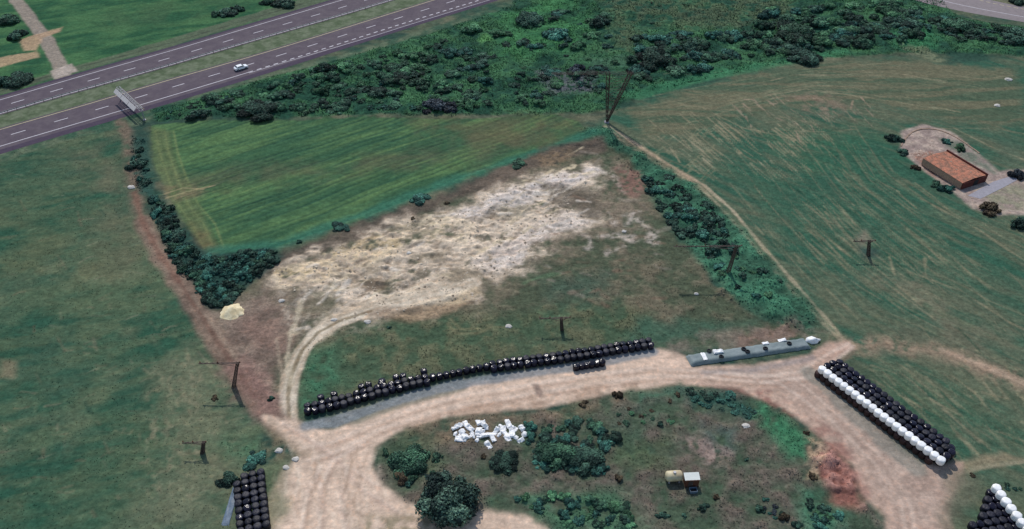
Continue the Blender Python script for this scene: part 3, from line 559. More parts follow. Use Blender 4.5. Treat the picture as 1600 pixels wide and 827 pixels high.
# ------------------------------------------------------------------ highway
def resample(pts, n=70):
    q = [P(*p) for p in pts]; L = [0]
    for a, b in zip(q, q[1:]): L.append(L[-1]+(b-a).length)
    out = []
    for k in range(n):
        t = L[-1]*k/(n-1); i = max(j for j in range(len(L)-1) if L[j] <= t+1e-6)
        u = (t-L[i])/(L[i+1]-L[i]); out.append(q[i].lerp(q[i+1], u))
    for _ in range(10): out = [out[0]]+[(out[i-1]+out[i]*2+out[i+1])/4 for i in range(1, n-1)]+[out[-1]]
    return out
def offs(line, d_):
    o = []
    for i, p in enumerate(line):
        t = (line[min(i+1, len(line)-1)]-line[max(i-1, 0)]).normalized(); o.append(p+Vector((-t.y, t.x, 0))*d_)
    return o
def ribbon(name, a, b, z, m, parent=None):
    n = len(a); v = [(*p.xy, z) for p in a]+[(*p.xy, z) for p in b]
    me = bpy.data.meshes.new(name); me.from_pydata(v, [], [(i, i+1, n+i+1, n+i) for i in range(n-1)]); 
    return link(name, me, m, parent)
def strips(bm, line, d0, d1, z, segs):
    """painted strips along a line: segs = [(start, end)] in metres"""
    L = [0]
    for a, b in zip(line, line[1:]): L.append(L[-1]+(b-a).length)
    def at(s, dd):
        s = min(max(s, 0), L[-1]-1e-4); i = max(j for j in range(len(L)-1) if L[j] <= s); u = (s-L[i])/(L[i+1]-L[i])
        t = (line[i+1]-line[i]).normalized(); p = line[i].lerp(line[i+1], u)+Vector((-t.y, t.x, 0))*dd; p.z = z; return p
    for s0, s1 in segs:
        n = max(1, int((s1-s0)/4)); prev = None
        for k in range(n+1):
            s = s0+(s1-s0)*k/n; cur = (bm.verts.new(at(s, d0)), bm.verts.new(at(s, d1)))
            if prev: bm.faces.new((prev[1], cur[1], cur[0], prev[0]))
            prev = cur
    return L[-1]
upT = resample([(-420, 268), (-200, 211), (0, 157), (116, 122), (263, 81), (400, 40), (539, -1), (720, -56), (900, -112)])
upB = resample([(-420, 302), (-200, 236), (0, 178), (110, 145), (221, 115), (400, 62), (516, 29), (609, 1), (760, -46), (930, -100)])
loT = resample([(-420, 335), (-200, 264), (0, 202), (100, 174), (186, 149), (232, 134), (400, 87), (545, 42), (679, 0), (860, -58), (1000, -104)])
loB = resample([(-420, 366), (-200, 292), (0, 228), (87, 203), (200, 170), (290, 143), (400, 110), (545, 64), (632, 36), (754, -1), (900, -46), (1040, -92)])
hw = ribbon('highway', offs(upT, 1.6), offs(upB, -.9), .008, M['asphalt']); hw['kind'] = 'structure'
hl = ribbon('highway', offs(loT, .9), offs(loB, -2.0), .008, M['asphalt']); hl['kind'] = 'structure'
sh1 = ribbon('shoulder', offs(upT, 3.0), offs(upT, 1.6), .008, M['shoulder'], hw)
sh2 = ribbon('shoulder', offs(loB, -2.0), offs(loB, -4.6), .008, M['shoulder'], hl)
sh1['label'] = 'dark paved shoulder'; sh2['label'] = 'dark paved shoulder'
def line_obj(parent, line, d0, d1, segs, m, name='lane_marking'):
    me = bm_mesh(name, lambda bm: strips(bm, line, d0, d1, .016, segs)); return link(name, me, m, parent)
def total(line): return sum((b-a).length for a, b in zip(line, line[1:]))
def near(line, px, py):
    q = P(px, py); best = (1e9, 0); L = 0
    for a, b in zip(line, line[1:]):
        d_ = (a-q).length
        if d_ < best[0]: best = (d_, L)
        L += (b-a).length
    # refine
    s = best[1]; return s
line_obj(hw, upT, -.14, .14, [(0, total(upT))], M['white_line'])
line_obj(hw, upB, -.14, .14, [(0, total(upB))], M['white_line'])
line_obj(hl, loT, -.14, .14, [(0, total(loT))], M['yellow_line'])
mer = near(loB, 385, 114)
line_obj(hl, loB, -.15, .15, [(0, mer)], M['white_line'])
# merging lane: thick short dashes and an outer solid line
Lb = total(loB)
line_obj(hl, loB, -.22, .22, [(s, s+1.6) for s in np.arange(mer, Lb, 3.0)], M['white_line'])
outer = [p.lerp(q, min(1, max(0, (i/len(loB)-.42)/.12))) for i, (p, q) in enumerate(zip(offs(loB, -.6), offs(loB, -2.3)))]
line_obj(hl, outer, -.1, .1, [(near(outer, 400, 114), total(outer))], M['white_line'])
def dashes(parent, T, B, refs):
    mid = [a.lerp(b, .5) for a, b in zip(T, B)]
    # dashes where the photo shows them, continued both ways at the same period
    ss_ = [near2(mid, *r) for r in refs]; per = (ss_[-1]-ss_[0])/(len(ss_)-1); L = total(mid); segs = []
    s = ss_[0]
    while s > per: s -= per
    while s < L: segs.append((s-.165*per, s+.165*per)); s += per
    line_obj(parent, mid, -.16, .16, segs, M['white_line']); return per
def near2(line, px, py):
    q = P(px, py); best = (1e9, 0); L = 0
    for a, b in zip(line, line[1:]):
        ab = b-a; u = max(0, min(1, (q-a).dot(ab)/ab.length_squared)); d_ = (a+ab*u-q).length
        if d_ < best[0]: best = (d_, L+ab.length*u)
        L += ab.length
    return best[1]
print('period', dashes(hw, upT, upB, [(147, 125), (200, 110), (255, 95), (307, 81), (358, 65)]))
print('period', dashes(hl, loT, loB, [(95, 187), (155, 168), (216, 151), (268, 136), (322, 120), (376, 104), (429, 87), (481, 70), (531, 55), (578, 41)]))
# median
md = ribbon('median', offs(upB, -.9), offs(loT, .9), .006, None); md['kind'] = 'structure'
md.data.materials.append(mat('median_grass', t3(104, 112, 90), .95, .8, .22, .5, .1, .1, c2=t3(82, 94, 70)))
# top-right road
trB = resample([(1250, -90), (1380, -18), (1420, 0), (1500, 18), (1600, 35), (1760, 60)], 40); trT = resample([(1380, -90), (1470, -24), (1540, 0), (1600, 11), (1760, 38)], 40)
tr = ribbon('side_road', trT, trB, .008, M['old_asphalt']); tr['kind'] = 'structure'
l1 = resample([(1300, -90), (1420, -14), (1461, 0), (1530, 14), (1600, 27), (1760, 54)], 40)
line_obj(tr, l1, -.16, .16, [(0, total(l1))], M['white_line'])
l2 = resample([(1370, -90), (1470, -18), (1522, 0), (1600, 15), (1760, 42)], 40)
line_obj(tr, l2, -.16, .16, [(s, s+1.5) for s in np.arange(0, total(l2), 2.4)], M['yellow_line'])

# median guard rail
def guardrail(line, d_, s0, s1, label):
    L = offs(line, d_); mid = L[len(L)//2]
    g = empty('guardrail', (mid.x, mid.y, 0), 0, label, 'guardrail')
    def rail(bm):
        pts = [p for p in L]
        for a, b in zip(pts, pts[1:]):
            if s0 <= a.x <= s1: box_seg(bm, a-g.location, b-g.location)
    def box_seg(bm, a, b):
        dv = (b-a); t = dv.normalized(); n = Vector((-t.y, t.x, 0))*.04
        for z0, z1 in ((.48, .62), (.64, .78)):
            vs = [bm.verts.new(p+Vector((0, 0, z))) for p, z in ((a-n, z0), (b-n, z0), (b+n, z0), (a+n, z0), (a-n, z1), (b-n, z1), (b+n, z1), (a+n, z1))]
            for f in ((3, 2, 1, 0), (4, 5, 6, 7), (0, 1, 5, 4), (2, 3, 7, 6)): bm.faces.new([vs[i] for i in f])
    link('rail', bm_mesh('rail', rail), M['steel'], g)
    pm = bm_mesh('post', lambda bm: (box(bm, (0, 0, .4), (.12, .07, .8)), box(bm, (0, 0, .6), (.2, .14, .16))))
    pm.materials.append(M['dark_steel']); Lt = 0; nxt = 0
    for a, b in zip(L, L[1:]):
        seg = (b-a).length
        while nxt <= Lt+seg:
            p = a.lerp(b, (nxt-Lt)/seg); nxt += 2.6
            if s0 <= p.x <= s1:
                o = link('post', pm, None, g); o.location = (p.x-g.location.x, p.y-g.location.y, 0)
        Lt += seg
guardrail(upB, -.75, -160, 20, 'steel guardrail with dark posts along the grass median of the highway')

# gantry across the lower carriageway
def gantry():
    a, b = P(190, 154), P(226, 188)
    c = (a+b)/2; u = (b-a).normalized(); ang_ = math.atan2(u.y, u.x); Lg = (b-a).length; hz = 3.1
    g = empty('sign_gantry', c, ang_, 'pale overhead sign gantry spanning the lower carriageway', 'sign gantry')
    h2 = Lg/2
    for sx in (-h2, h2):
        link('post', bm_mesh('post', lambda bm: (box(bm, (sx, 0, hz/2), (.3, .3, hz)), box(bm, (sx, 0, .12), (.8, .8, .24)))), M['steel'], g)
    def truss(bm):
        for y in (-.45, .45):
            for z in (hz, hz+.9): bar(bm, (-h2, y, z), (h2, y, z), .07)
        n = 12
        for k in range(n+1):
            x = -h2+Lg*k/n
            bar(bm, (x, -.45, hz), (x, -.45, hz+.9), .04); bar(bm, (x, .45, hz), (x, .45, hz+.9), .04); bar(bm, (x, -.45, hz+.9), (x, .45, hz+.9), .04); bar(bm, (x, -.45, hz), (x, .45, hz), .04)
            if k < n:
                x2 = x+Lg/n
                for y in (-.45, .45): bar(bm, (x, y, hz if k % 2 else hz+.9), (x2, y, hz+.9 if k % 2 else hz), .035)
                bar(bm, (x, -.45, hz+.9), (x2, .45, hz+.9), .035)
    link('truss', bm_mesh('truss', truss), M['steel'], g)
    # pale sign boards, leaning back on the traffic side (local -y points left-up the road)
    rot = Matrix.Rotation(math.radians(-48), 3, 'X')
    for k in range(3):
        x = -h2+Lg*(.18+.30*k)
        link('sign_board', bm_mesh('sign_board', lambda bm: box(bm, (x, -1.35, hz+.35), (Lg*.285, .08, 1.35), rot)), M['panel'], g)
    link('walkway', bm_mesh('walkway', lambda bm: box(bm, (0, .8, hz+.02), (Lg*.96, .6, .06))), M['dark_steel'], g)
gantry()

# ------------------------------------------------------------------ white car
def car():
    p = P(377, 108); t = (P(400, 101)-P(350, 116)).normalized()
    c = empty('parked_car', p, math.atan2(t.y, t.x)); c.name = 'car'
    tag(c, 'white car driving on the lower carriageway of the highway', 'car')
    prof = [(-2.2, .35), (-2.25, .75), (-2.0, .98), (-1.75, 1.02), (-1.35, 1.42), (.35, 1.45), (1.05, 1.0), (2.0, .84), (2.22, .6), (2.2, .35)]
    def body(bm):
        rows_ = []
        for y, k in ((-.88, 1), (-.82, 1.0), (.82, 1.0), (.88, 1)):
            rows_.append([bm.verts.new((x, y*(.86 if z > 1.1 else 1), z if abs(y) < .85 else .35+(z-.35)*.97)) for x, z in prof])
        for r1, r2 in zip(rows_, rows_[1:]):
            for i in range(len(prof)): bm.faces.new((r1[i], r1[(i+1) % len(prof)], r2[(i+1) % len(prof)], r2[i]))
        bm.faces.new(rows_[0]); bm.faces.new(rows_[-1][::-1])
    link('body', bm_mesh('body', body), M['car'], c)
    q = lambda pts: (lambda bm: bm.faces.new([bm.verts.new(v) for v in pts]))
    link('windscreen', bm_mesh('windscreen', q([(.4, -.66, 1.445), (1.02, -.7, 1.04), (1.02, .7, 1.04), (.4, .66, 1.445)])), M['glass'], c).location = (.01, 0, .012)
    link('rear_window', bm_mesh('rear_window', q([(-1.38, .64, 1.40), (-1.7, .68, 1.06), (-1.7, -.68, 1.06), (-1.38, -.64, 1.40)])), M['glass'], c).location = (-.012, 0, .012)
    for s in (-1, 1):
        link('side_window', bm_mesh('side_window', q([(-1.25, s*.775, 1.36), (-1.5, s*.845, 1.08), (.8, s*.845, 1.08), (.3, s*.775, 1.38)])), M['glass'], c).location = (0, s*.012, 0)
        link('headlight', bm_mesh('headlight', lambda bm: box(bm, (2.15, s*.66, .7), (.16, .3, .14))), M['lamp'], c)
        link('tail_light', bm_mesh('tail_light', lambda bm: box(bm, (-2.21, s*.7, .8), (.1, .22, .2))), M['redlamp'], c)
        for x in (-1.35, 1.38):
            wl = empty('wheel', (x, s*.8, .33)); wl.parent = c
            R_ = Matrix.Rotation(math.pi/2, 4, 'X')
            link('tyre', bm_mesh('tyre', lambda bm: lathe(bm, [(.2, -.1), (.33, -.1), (.335, 0), (.33, .1), (.2, .1)], 18, R_)), M['rubber'], wl)
            link('rim', bm_mesh('rim', lambda bm: lathe(bm, [(0, -.09), (.2, -.08), (.2, .08), (0, .09)], 14, R_)), M['steel'], wl)
car()

# ------------------------------------------------------------------ silage bales
def bale_mesh(name, m, seed, lying=False):
    r = random.Random(seed); tx, ty = r.uniform(-.16, .16), r.uniform(-.16, .16)
    def fn(bm):
        R_, Hh = .66, 1.22
        prof = [(0, 0), (.5, .0), (.61, .05), (.655, .2), (.665, .6), (.66, 1.02), (.61, 1.17), (.45, 1.225), (.2, 1.24), (0, 1.235)]
        lathe(bm, prof, 22)
        for v in bm.verts:
            n = mnoise.noise(v.co*3.1+Vector((seed*3.7, 0, 0))); rr = Vector((v.co.x, v.co.y, 0))
            if rr.length > .1: v.co += rr.normalized()*n*.045
            if v.co.z > .3: v.co.z += n*.06+tx*v.co.x+ty*v.co.y
    me = bm_mesh(name, fn); me.materials.append(m); me.polygons.foreach_set('use_smooth', [True]*len(me.polygons)); return me
BB = [bale_mesh('black_bale', M['black_wrap'], s) for s in range(9)]; WB = [bale_mesh('white_bale', M['white_wrap'], s+9) for s in range(4)]; DB = [bale_mesh('dusty_bale', M['matte_wrap'], s+25) for s in range(5)]; RB = [bale_mesh('shade_bale', M['shade_wrap'], s+15) for s in range(3)]
def bale(p, white, label, group):
    white = int(white)
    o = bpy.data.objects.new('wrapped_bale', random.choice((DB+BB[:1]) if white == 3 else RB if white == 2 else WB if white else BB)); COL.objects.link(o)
    o.location = (p.x+random.uniform(-.04, .04), p.y+random.uniform(-.04, .04), p.z); o.rotation_euler = (0, 0, random.uniform(0, 6.28))
    s = random.uniform(.97, 1.04)*(1.16 if white == 1 else 1.05); o.scale = (s, s, random.uniform(.97, 1.03)) if p.z > .5 else (s, s, 1)
    tag(o, label, 'bale', group)
# big stack on the right
A, B = P(1277, 588), P(1474, 741); u = (B-A).normalized(); v = Vector((-u.y, u.x, 0))
if v.x < 0: v = -v
n = round((B-A).length/1.34)
for r, (off, z) in enumerate([(0, 0), (1.36, 0), (2.74, 0), (4.14, 0), (5.55, 0), (.45, 1.24), (1.95, 1.24), (3.48, 1.24), (4.85, 1.24)]):
    if r in (1, 2, 3): rng = [0, n-1]+list(range(1, n-1, 1))
    else: rng = range(n)
    for k in rng:
        if r in (1, 2, 3) and 1 < k < n-2: continue          # hidden core of the stack
        if r == 0 and k > n-2: continue
        if r in (4, 8) and k > n-2: continue
        if z and k == n-1 and r == 5: pass
        p = A+u*(k*1.34+(.3 if z else 0)+(.6 if r in (4, 8) else 0))+v*off; p.z = z
        if z and r == 8 and k >= n-2: continue
        w_ = r == 5
        if w_: bale(p, True, 'white plastic wrapped bale in the top row edging the long black stack', 'white bales of the long stack')
        elif z: bale(p, 3 if random.random() < .7 else False, 'black plastic wrapped bale on the upper tier of the long stack behind the white row', 'black upper bales of the long stack')
        elif r == 0: bale(p, 2, 'black wrapped bale coloured brown for shade in the bottom row below the white bales', 'black bottom bales under the white row')  # brown wrap colour stands in for shade on this row
        else: bale(p, False, 'black wrapped bale on the ground at the field side of the long stack', 'black ground bales behind the long stack')
# curved double row beside the dirt road
cur = resample([(476, 648), (520, 640), (580, 622), (640, 606), (668, 600), (720, 590), (775, 578), (830, 572), (900, 562), (960, 552), (1022, 543)], 60)
L = total(cur)
def along(line, s):
    Lq = 0
    for a, b in zip(line, line[1:]):
        sg = (b-a).length
        if s <= Lq+sg: return a.lerp(b, (s-Lq)/sg), (b-a).normalized()
        Lq += sg
    return line[-1], (line[-1]-line[-2]).normalized()
s = .7; g0, g1 = near2(cur, 672, 600), near2(cur, 762, 581)
while s < L:
    p, t = along(cur, s); nrm = Vector((-t.y, t.x, 0))
    if nrm.y < 0: nrm = -nrm
    gap = g0 < s < g1
    if not gap:
        left = s <= g0
        nr = 2; pick = lambda: 3 if random.random() < .5 else False
        lab = ('black wrapped bale in the double row west of the gap beside the dirt road', 'black bales in the western roadside row') if left else ('black wrapped bale in the double row east of the gap beside the dirt road', 'black bales in the eastern roadside row')
        for r in range(nr):
            jit = random.uniform(-.25, .25) if left else random.uniform(-.1, .1)
            q = p+nrm*(r*1.36+jit*.5); q.z = 0; bale(q, pick(), *lab)
        if left and s > 3 and random.random() < .30:
            q = p+nrm*(2*1.36+random.uniform(0, .2)); q.z = ground_z(q.x, q.y); bale(q, False, *lab)
    elif random.random() < .97:
        q = p+nrm*.9; q.z = 0
        bale(q, False, 'black wrapped bale in the thin single file between the two roadside rows', 'black bales in the thin middle of the roadside row')
    s += 1.38
for k in range(6):
    q = P(900+k*8, 575-k*1.3)+Vector((0, -.35, 0)); bale(q, False, 'black wrapped bale in the short extra file in front of the eastern roadside row', 'extra black bales in front of the row')
q = P(596, 603); q.z = ground_z(q.x, q.y); bale(q, False, 'lone black wrapped bale standing behind the western roadside row', None)
# bottom-left stack
A, B = P(371, 752), P(379, 850); u = (B-A).normalized(); v = Vector((-u.y, u.x, 0)); v = v if v.x > 0 else -v
for k in range(9):
    for r in range(4):
        if k < 1 and r == 0: continue
        p = A+u*k*1.4+v*(r*1.38); p.z = 0
        bale(p, 3, 'black wrapped bale in the block at the lower left edge beside the dirt yard', 'black bales of the lower left block')
def sheet_mesh(name, w_, l_, amp, seed, nx=14, ny=14, sag=0, drape=None):
    v_ = []; 
    for i in range(nx):
        for j in range(ny):
            x = (i/(nx-1)-.5)*w_; y = (j/(ny-1)-.5)*l_; edge = min(i, nx-1-i, j, ny-1-j)
            n_ = mnoise.noise(Vector((x*.9+seed*5, y*.9, seed))); n2_ = mnoise.noise(Vector((x*2.6, y*2.6+seed*3, 2)))
            k_ = 1+.16*mnoise.noise(Vector((i*.5, j*.5, seed+9)))
            v_.append((x*k_, y*k_, max(.02, (amp*(.55+n_*.9)+amp*.35*n2_)*(0.15 if edge == 0 else 1))))
    f_ = [(i*ny+j, (i+1)*ny+j, (i+1)*ny+j+1, i*ny+j+1) for i in range(nx-1) for j in range(ny-1)]
    me = bpy.data.meshes.new(name); me.from_pydata(v_, [], f_); me.polygons.foreach_set('use_smooth', [True]*len(f_)); return me
o = link('plastic_sheet', sheet_mesh('plastic_sheet', 1.3, 8, .25, 3), M['gsheet']); q = P(361, 790); o.location = q
tag(o, 'long blue grey plastic sheet lying left of the lower left bale block', 'plastic sheet')
# bottom-right stack
A, B = P(1550, 774), P(1600, 842); u = (B-A).normalized(); v = Vector((-u.y, u.x, 0)); v = v if v.x > 0 else -v
for k in range(8):
    p = A+u*k*1.4; p.z = 1.24; bale(p, True, 'white wrapped bale topping the black stack in the lower right corner', 'white bales of the lower right stack')
    p = A+u*k*1.4-v*.62; p.z = 0; bale(p, False, 'black wrapped bale at the foot of the lower right white row', 'black bales of the lower right stack')
    p = A+u*k*1.4+v*.75; p.z = 0; bale(p, False, 'black wrapped bale at the foot of the lower right white row', 'black bales of the lower right stack')
for r in range(1, 7):
    for k in range(r-1 if r > 1 else 0, 9):
        p = A+u*(k*1.4-.2)-v*(.62+1.38*r); p.z = 0
        if r >= 4 and p.y < P(1520, 850).y: continue
        if k < r*.9-.5: continue
        bale(p, 3, 'black wrapped bale in the dark block at the lower right corner', 'black bales of the lower right block')

# ------------------------------------------------------------------ covered clamp beside the road
def clamp():
    c4 = [P(1071, 557), P(1080, 573), P(1268, 545), P(1256, 530)]
    c = sum(c4, Vector())/4; g = empty('silage_clamp', c, 0, 'long low silage clamp under a grey tarpaulin north of the dirt road', 'silage clamp')
    nx, ny = 60, 12; v_ = []
    for i in range(nx):
        for j in range(ny):
            s_, t_ = i/(nx-1), j/(ny-1)
            p = c4[1].lerp(c4[2], s_).lerp(c4[0].lerp(c4[3], s_), t_)-c
            e = min(s_*24, (1-s_)*24, t_*4, (1-t_)*4); z = .75*min(1, e/.55)**.6 + .09*mnoise.noise(Vector((i*.4, j*.5, 1)))*min(1, e)
            wv = .22*mnoise.noise(Vector((i*.45, 7 if t_ < .5 else 3, 5))); z += .07*mnoise.noise(Vector((i*1.1, j*1.0, 4)))*min(1, e)
            v_.append((p.x, p.y+wv*abs(t_-.5)*2, max(.015, z)))
    f_ = [(i*ny+j, (i+1)*ny+j, (i+1)*ny+j+1, i*ny+j+1) for i in range(nx-1) for j in range(ny-1)]
    me = bpy.data.meshes.new('tarpaulin'); me.from_pydata(v_, [], f_); me.polygons.foreach_set('use_smooth', [True]*len(f_)); link('tarpaulin', me, M['tarp'], g)
    ux = (c4[2]-c4[1]).normalized()
    return c4, math.atan2(ux.y, ux.x)
c4, ca = clamp()
for (px, py, sx, sy, am, lab) in [(1100, 557, .9, 2.1, .12, 'narrow white plastic sheet across the west end of the grey tarpaulin'), (1122, 550, 2.2, 1.1, .5, 'crumpled white plastic sheet with a dark fold on the upper edge of the grey tarpaulin'),
                                (1196, 537, 1.4, .7, .3, 'small white plastic sheet near the middle of the tarpaulin top edge'), (1222, 532, 1.8, .8, .3, 'white plastic sheet between the two dark tyres near the east end of the tarpaulin')]:
    o = link('plastic_sheet', sheet_mesh('plastic_sheet', sx, sy, am, px), M['white_wrap']); o.location = P(px, py, .76); o.rotation_euler = (0, 0, ca); o.location.z = .80; tag(o, lab, 'plastic sheet')
def tyre_mesh():
    def fn(bm): lathe(bm, [(.26, .02), (.42, .0), (.52, .08), (.52, .2), (.42, .28), (.26, .26), (.24, .14), (.26, .02)], 20)
    me = bm_mesh('old_tyre', fn); me.materials.append(M['rubber']); me.polygons.foreach_set('use_smooth', [True]*len(me.polygons)); return me
TY = tyre_mesh()
for (px, py, lab) in [(1162, 546, 'old black tyre flat on the tarpaulin midway along the clamp'), (1168, 550, 'second black tyre touching the one midway along the clamp'), (1196, 545, 'black tyre below the small white sheet on the tarpaulin'), (1233, 537, 'black tyre at the east end of the tarpaulin'),
                      (1127, 558, 'black tyre under the crumpled white sheet on the clamp'), (1108, 549, 'black tyre between the two western white sheets')]:
    o = link('tyre', TY); o.location = P(px, py, .8); o.location.z = .80; o.rotation_euler = (random.uniform(-.1, .1), random.uniform(-.1, .1), 0); tag(o, lab, 'tyre')
def bag(bm, sx, sy, sz, seed):
    bmesh.ops.create_icosphere(bm, subdivisions=3, radius=1)
    for v_ in bm.verts:
        n_ = 1+.38*mnoise.noise(v_.co*1.6+Vector((seed*7, 0, 0)))+.16*mnoise.noise(v_.co*4+Vector((0, seed*7, 0)))
        v_.co = Vector((v_.co.x*sx*n_, v_.co.y*sy*n_, max(-.1, v_.co.z)*sz*n_+.02))
o = link('plastic_heap', bm_mesh('plastic_heap', lambda bm: bag(bm, 1.35, .85, 1.0, 4)), M['white_wrap'], smooth=True); o.location = P(1269, 533); tag(o, 'large white plastic heap at the east end of the grey clamp', 'plastic heap')
# scrap of white wrap
k = 0
cl = [(712, 679), (715, 670), (720, 688), (722, 676), (728, 665), (735, 672), (740, 684), (748, 676), (752, 682), (745, 690), (748, 662), (756, 665), (755, 675), (766, 680), (775, 675), (782, 665), (786, 671), (794, 663), (780, 682), (793, 686), (800, 678), (806, 684), (803, 674), (815, 671), (820, 680), (814, 689), (763, 697), (738, 678), (730, 684), (770, 686), (760, 670), (724, 682), (790, 678), (800, 668)]
for i, (px, py) in enumerate(cl):
    s_ = random.uniform(.35, .65)
    if i % 3 == 0: me = bm_mesh('plastic_scrap', lambda bm: bag(bm, s_, s_*random.uniform(.6, 1.1), s_*.8, i+20))
    else: me = sheet_mesh('plastic_scrap', random.uniform(1.4, 2.6), random.uniform(.7, 1.3), random.uniform(.5, .9), i+3)
    o = link('plastic_scrap', me, M['white_wrap'], smooth=True); o.location = G(px, py, .0); o.rotation_euler = (random.uniform(-.2, .2), random.uniform(-.2, .2), random.uniform(0, 3.1))
    tag(o, 'crumpled white bale wrap scrap in the heap south of the dirt road bend', 'plastic scrap', 'discarded white bale wrap')
# sand pile
def sandpile(bm):
    bmesh.ops.create_icosphere(bm, subdivisions=4, radius=1)
    for v_ in bm.verts:
        a = math.atan2(v_.co.y, v_.co.x); rr = math.hypot(v_.co.x, v_.co.y); n_ = 1+.34*mnoise.noise(Vector((math.cos(a)*2.2, math.sin(a)*2.2, 3)))
        z = 1.35*max(0, 1-rr**1.1)+.34*mnoise.noise(v_.co*2.6)*(1-rr*.6)+.05
        v_.co = Vector((v_.co.x*2.75*n_, v_.co.y*2.7*n_, z if v_.co.z > -.05 else -.1))
o = link('sand_pile', bm_mesh('sand_pile', sandpile), M['sand'], smooth=True); o.location = G(363, 487); tag(o, 'pale yellow sand pile at the lower tip of the left hedge', 'sand pile')
# rocks
for (px, py, r_, lab) in [(205, 292, .85, 'pale boulder lying in the left field beside the farm track'), (1088, 460, .42, 'small white stone in the weedy ground near the right hedge'), (795, 511, .6, 'grey white rock lump in the grass below the bare earth'),
                          (1576, 124, 1.0, 'pale rock in the upper right field'), (1558, 165, .8, 'flat pale rock lying further down the upper right field'), (462, 718, .55, 'whitish stone at the west edge of the dirt yard'), (447, 731, .5, 'pale stone on the grass just west of the dirt yard'), (436, 705, .6, 'pale curved rock beside the green patch west of the yard'),
                          (440, 470, .6, 'pale rubble lump near the west end of the bare earth'), (522, 500, .55, 'cream boulder beside the gravel path bend'), (574, 503, .6, 'pinkish pale stone below the gravel path'), (639, 396, .5, 'bright stone in the middle of the bare earth'), (975, 362, .5, 'whitish rock east of the bare earth'), (1165, 668, .6, 'pale stone in the east of the roadside island')]:
    def rk(bm):
        bmesh.ops.create_icosphere(bm, subdivisions=3, radius=r_)
        for v_ in bm.verts:
            n_ = 1+.35*mnoise.noise(v_.co*(1.1/r_)+Vector((px, 0, 0)))+.12*mnoise.noise(v_.co*(3/r_)); v_.co = Vector((v_.co.x*n_*1.2, v_.co.y*n_, max(-.3*r_, v_.co.z*n_*.5)))
    o = link('boulder', bm_mesh('boulder', rk), M['rock']); o.location = G(px, py, .05*r_); tag(o, lab, 'rock')
def rubble(name, q, n_, s0, s1, label, c0, c1):
    W, m = poly(q, 1, 1.5); w_ = ((m > .5)*np.gradient(X[W], axis=0)*np.gradient(Y[W], axis=1)*sharp(N2[W]*.5+N3[W]*.5, .5, 4)).ravel(); w_ /= w_.sum()
    ii = RNG.choice(len(w_), n_, p=w_); x = X[W].ravel()[ii]+RNG.uniform(-.2, .2, n_); y = Y[W].ravel()[ii]+RNG.uniform(-.2, .2, n_); z = hgt[W].ravel()[ii]
    base = np.array([[1, 0, 0], [.2, .95, 0], [-.9, .4, 0], [-.5, -.9, 0], [.6, -.8, 0], [.1, .05, .75]]); fc = [(0, 1, 5), (1, 2, 5), (2, 3, 5), (3, 4, 5), (4, 0, 5)]
    s_ = s0*(s1/s0)**(RNG.uniform(0, 1, n_)**2); a = RNG.uniform(0, 6.28, n_); ca_, sa_ = np.cos(a), np.sin(a)
    v_ = base[None]*s_[:, None, None]*RNG.uniform(.6, 1.3, (n_, 6, 3)); vx = v_[..., 0]*ca_[:, None]-v_[..., 1]*sa_[:, None]; vy = v_[..., 0]*sa_[:, None]+v_[..., 1]*ca_[:, None]
    vv_ = np.stack([vx+x[:, None], vy+y[:, None], v_[..., 2]+z[:, None]-.02], -1).reshape(-1, 3); ff = (np.array(fc)[None]+np.arange(n_)[:, None, None]*6).reshape(-1, 3)
    t_ = RNG.uniform(0, 1, (n_, 1)); cc = np.repeat(c0*(1-t_)+c1*t_, 6, 0)
    tag(link(name, mesh_np(name, vv_, ff, cc), M['grass']), label, 'rubble', None, 'stuff')
rubble('rubble', SAND, 2200, .08, .42, 'scattered stones and clods over the bare earth', C(126, 112, 96), C(204, 190, 170))
rubble('stones', [(1425, 240), (1450, 215), (1480, 232), (1470, 250), (1500, 285), (1470, 275)], 500, .08, .45, 'broken stones in the farm yard beside the building', C(120, 92, 78), C(190, 170, 156))
rubble('clods', DR, 1500, .04, .14, 'small stones strewn over the dirt road', C(130, 108, 90), C(206, 186, 166))
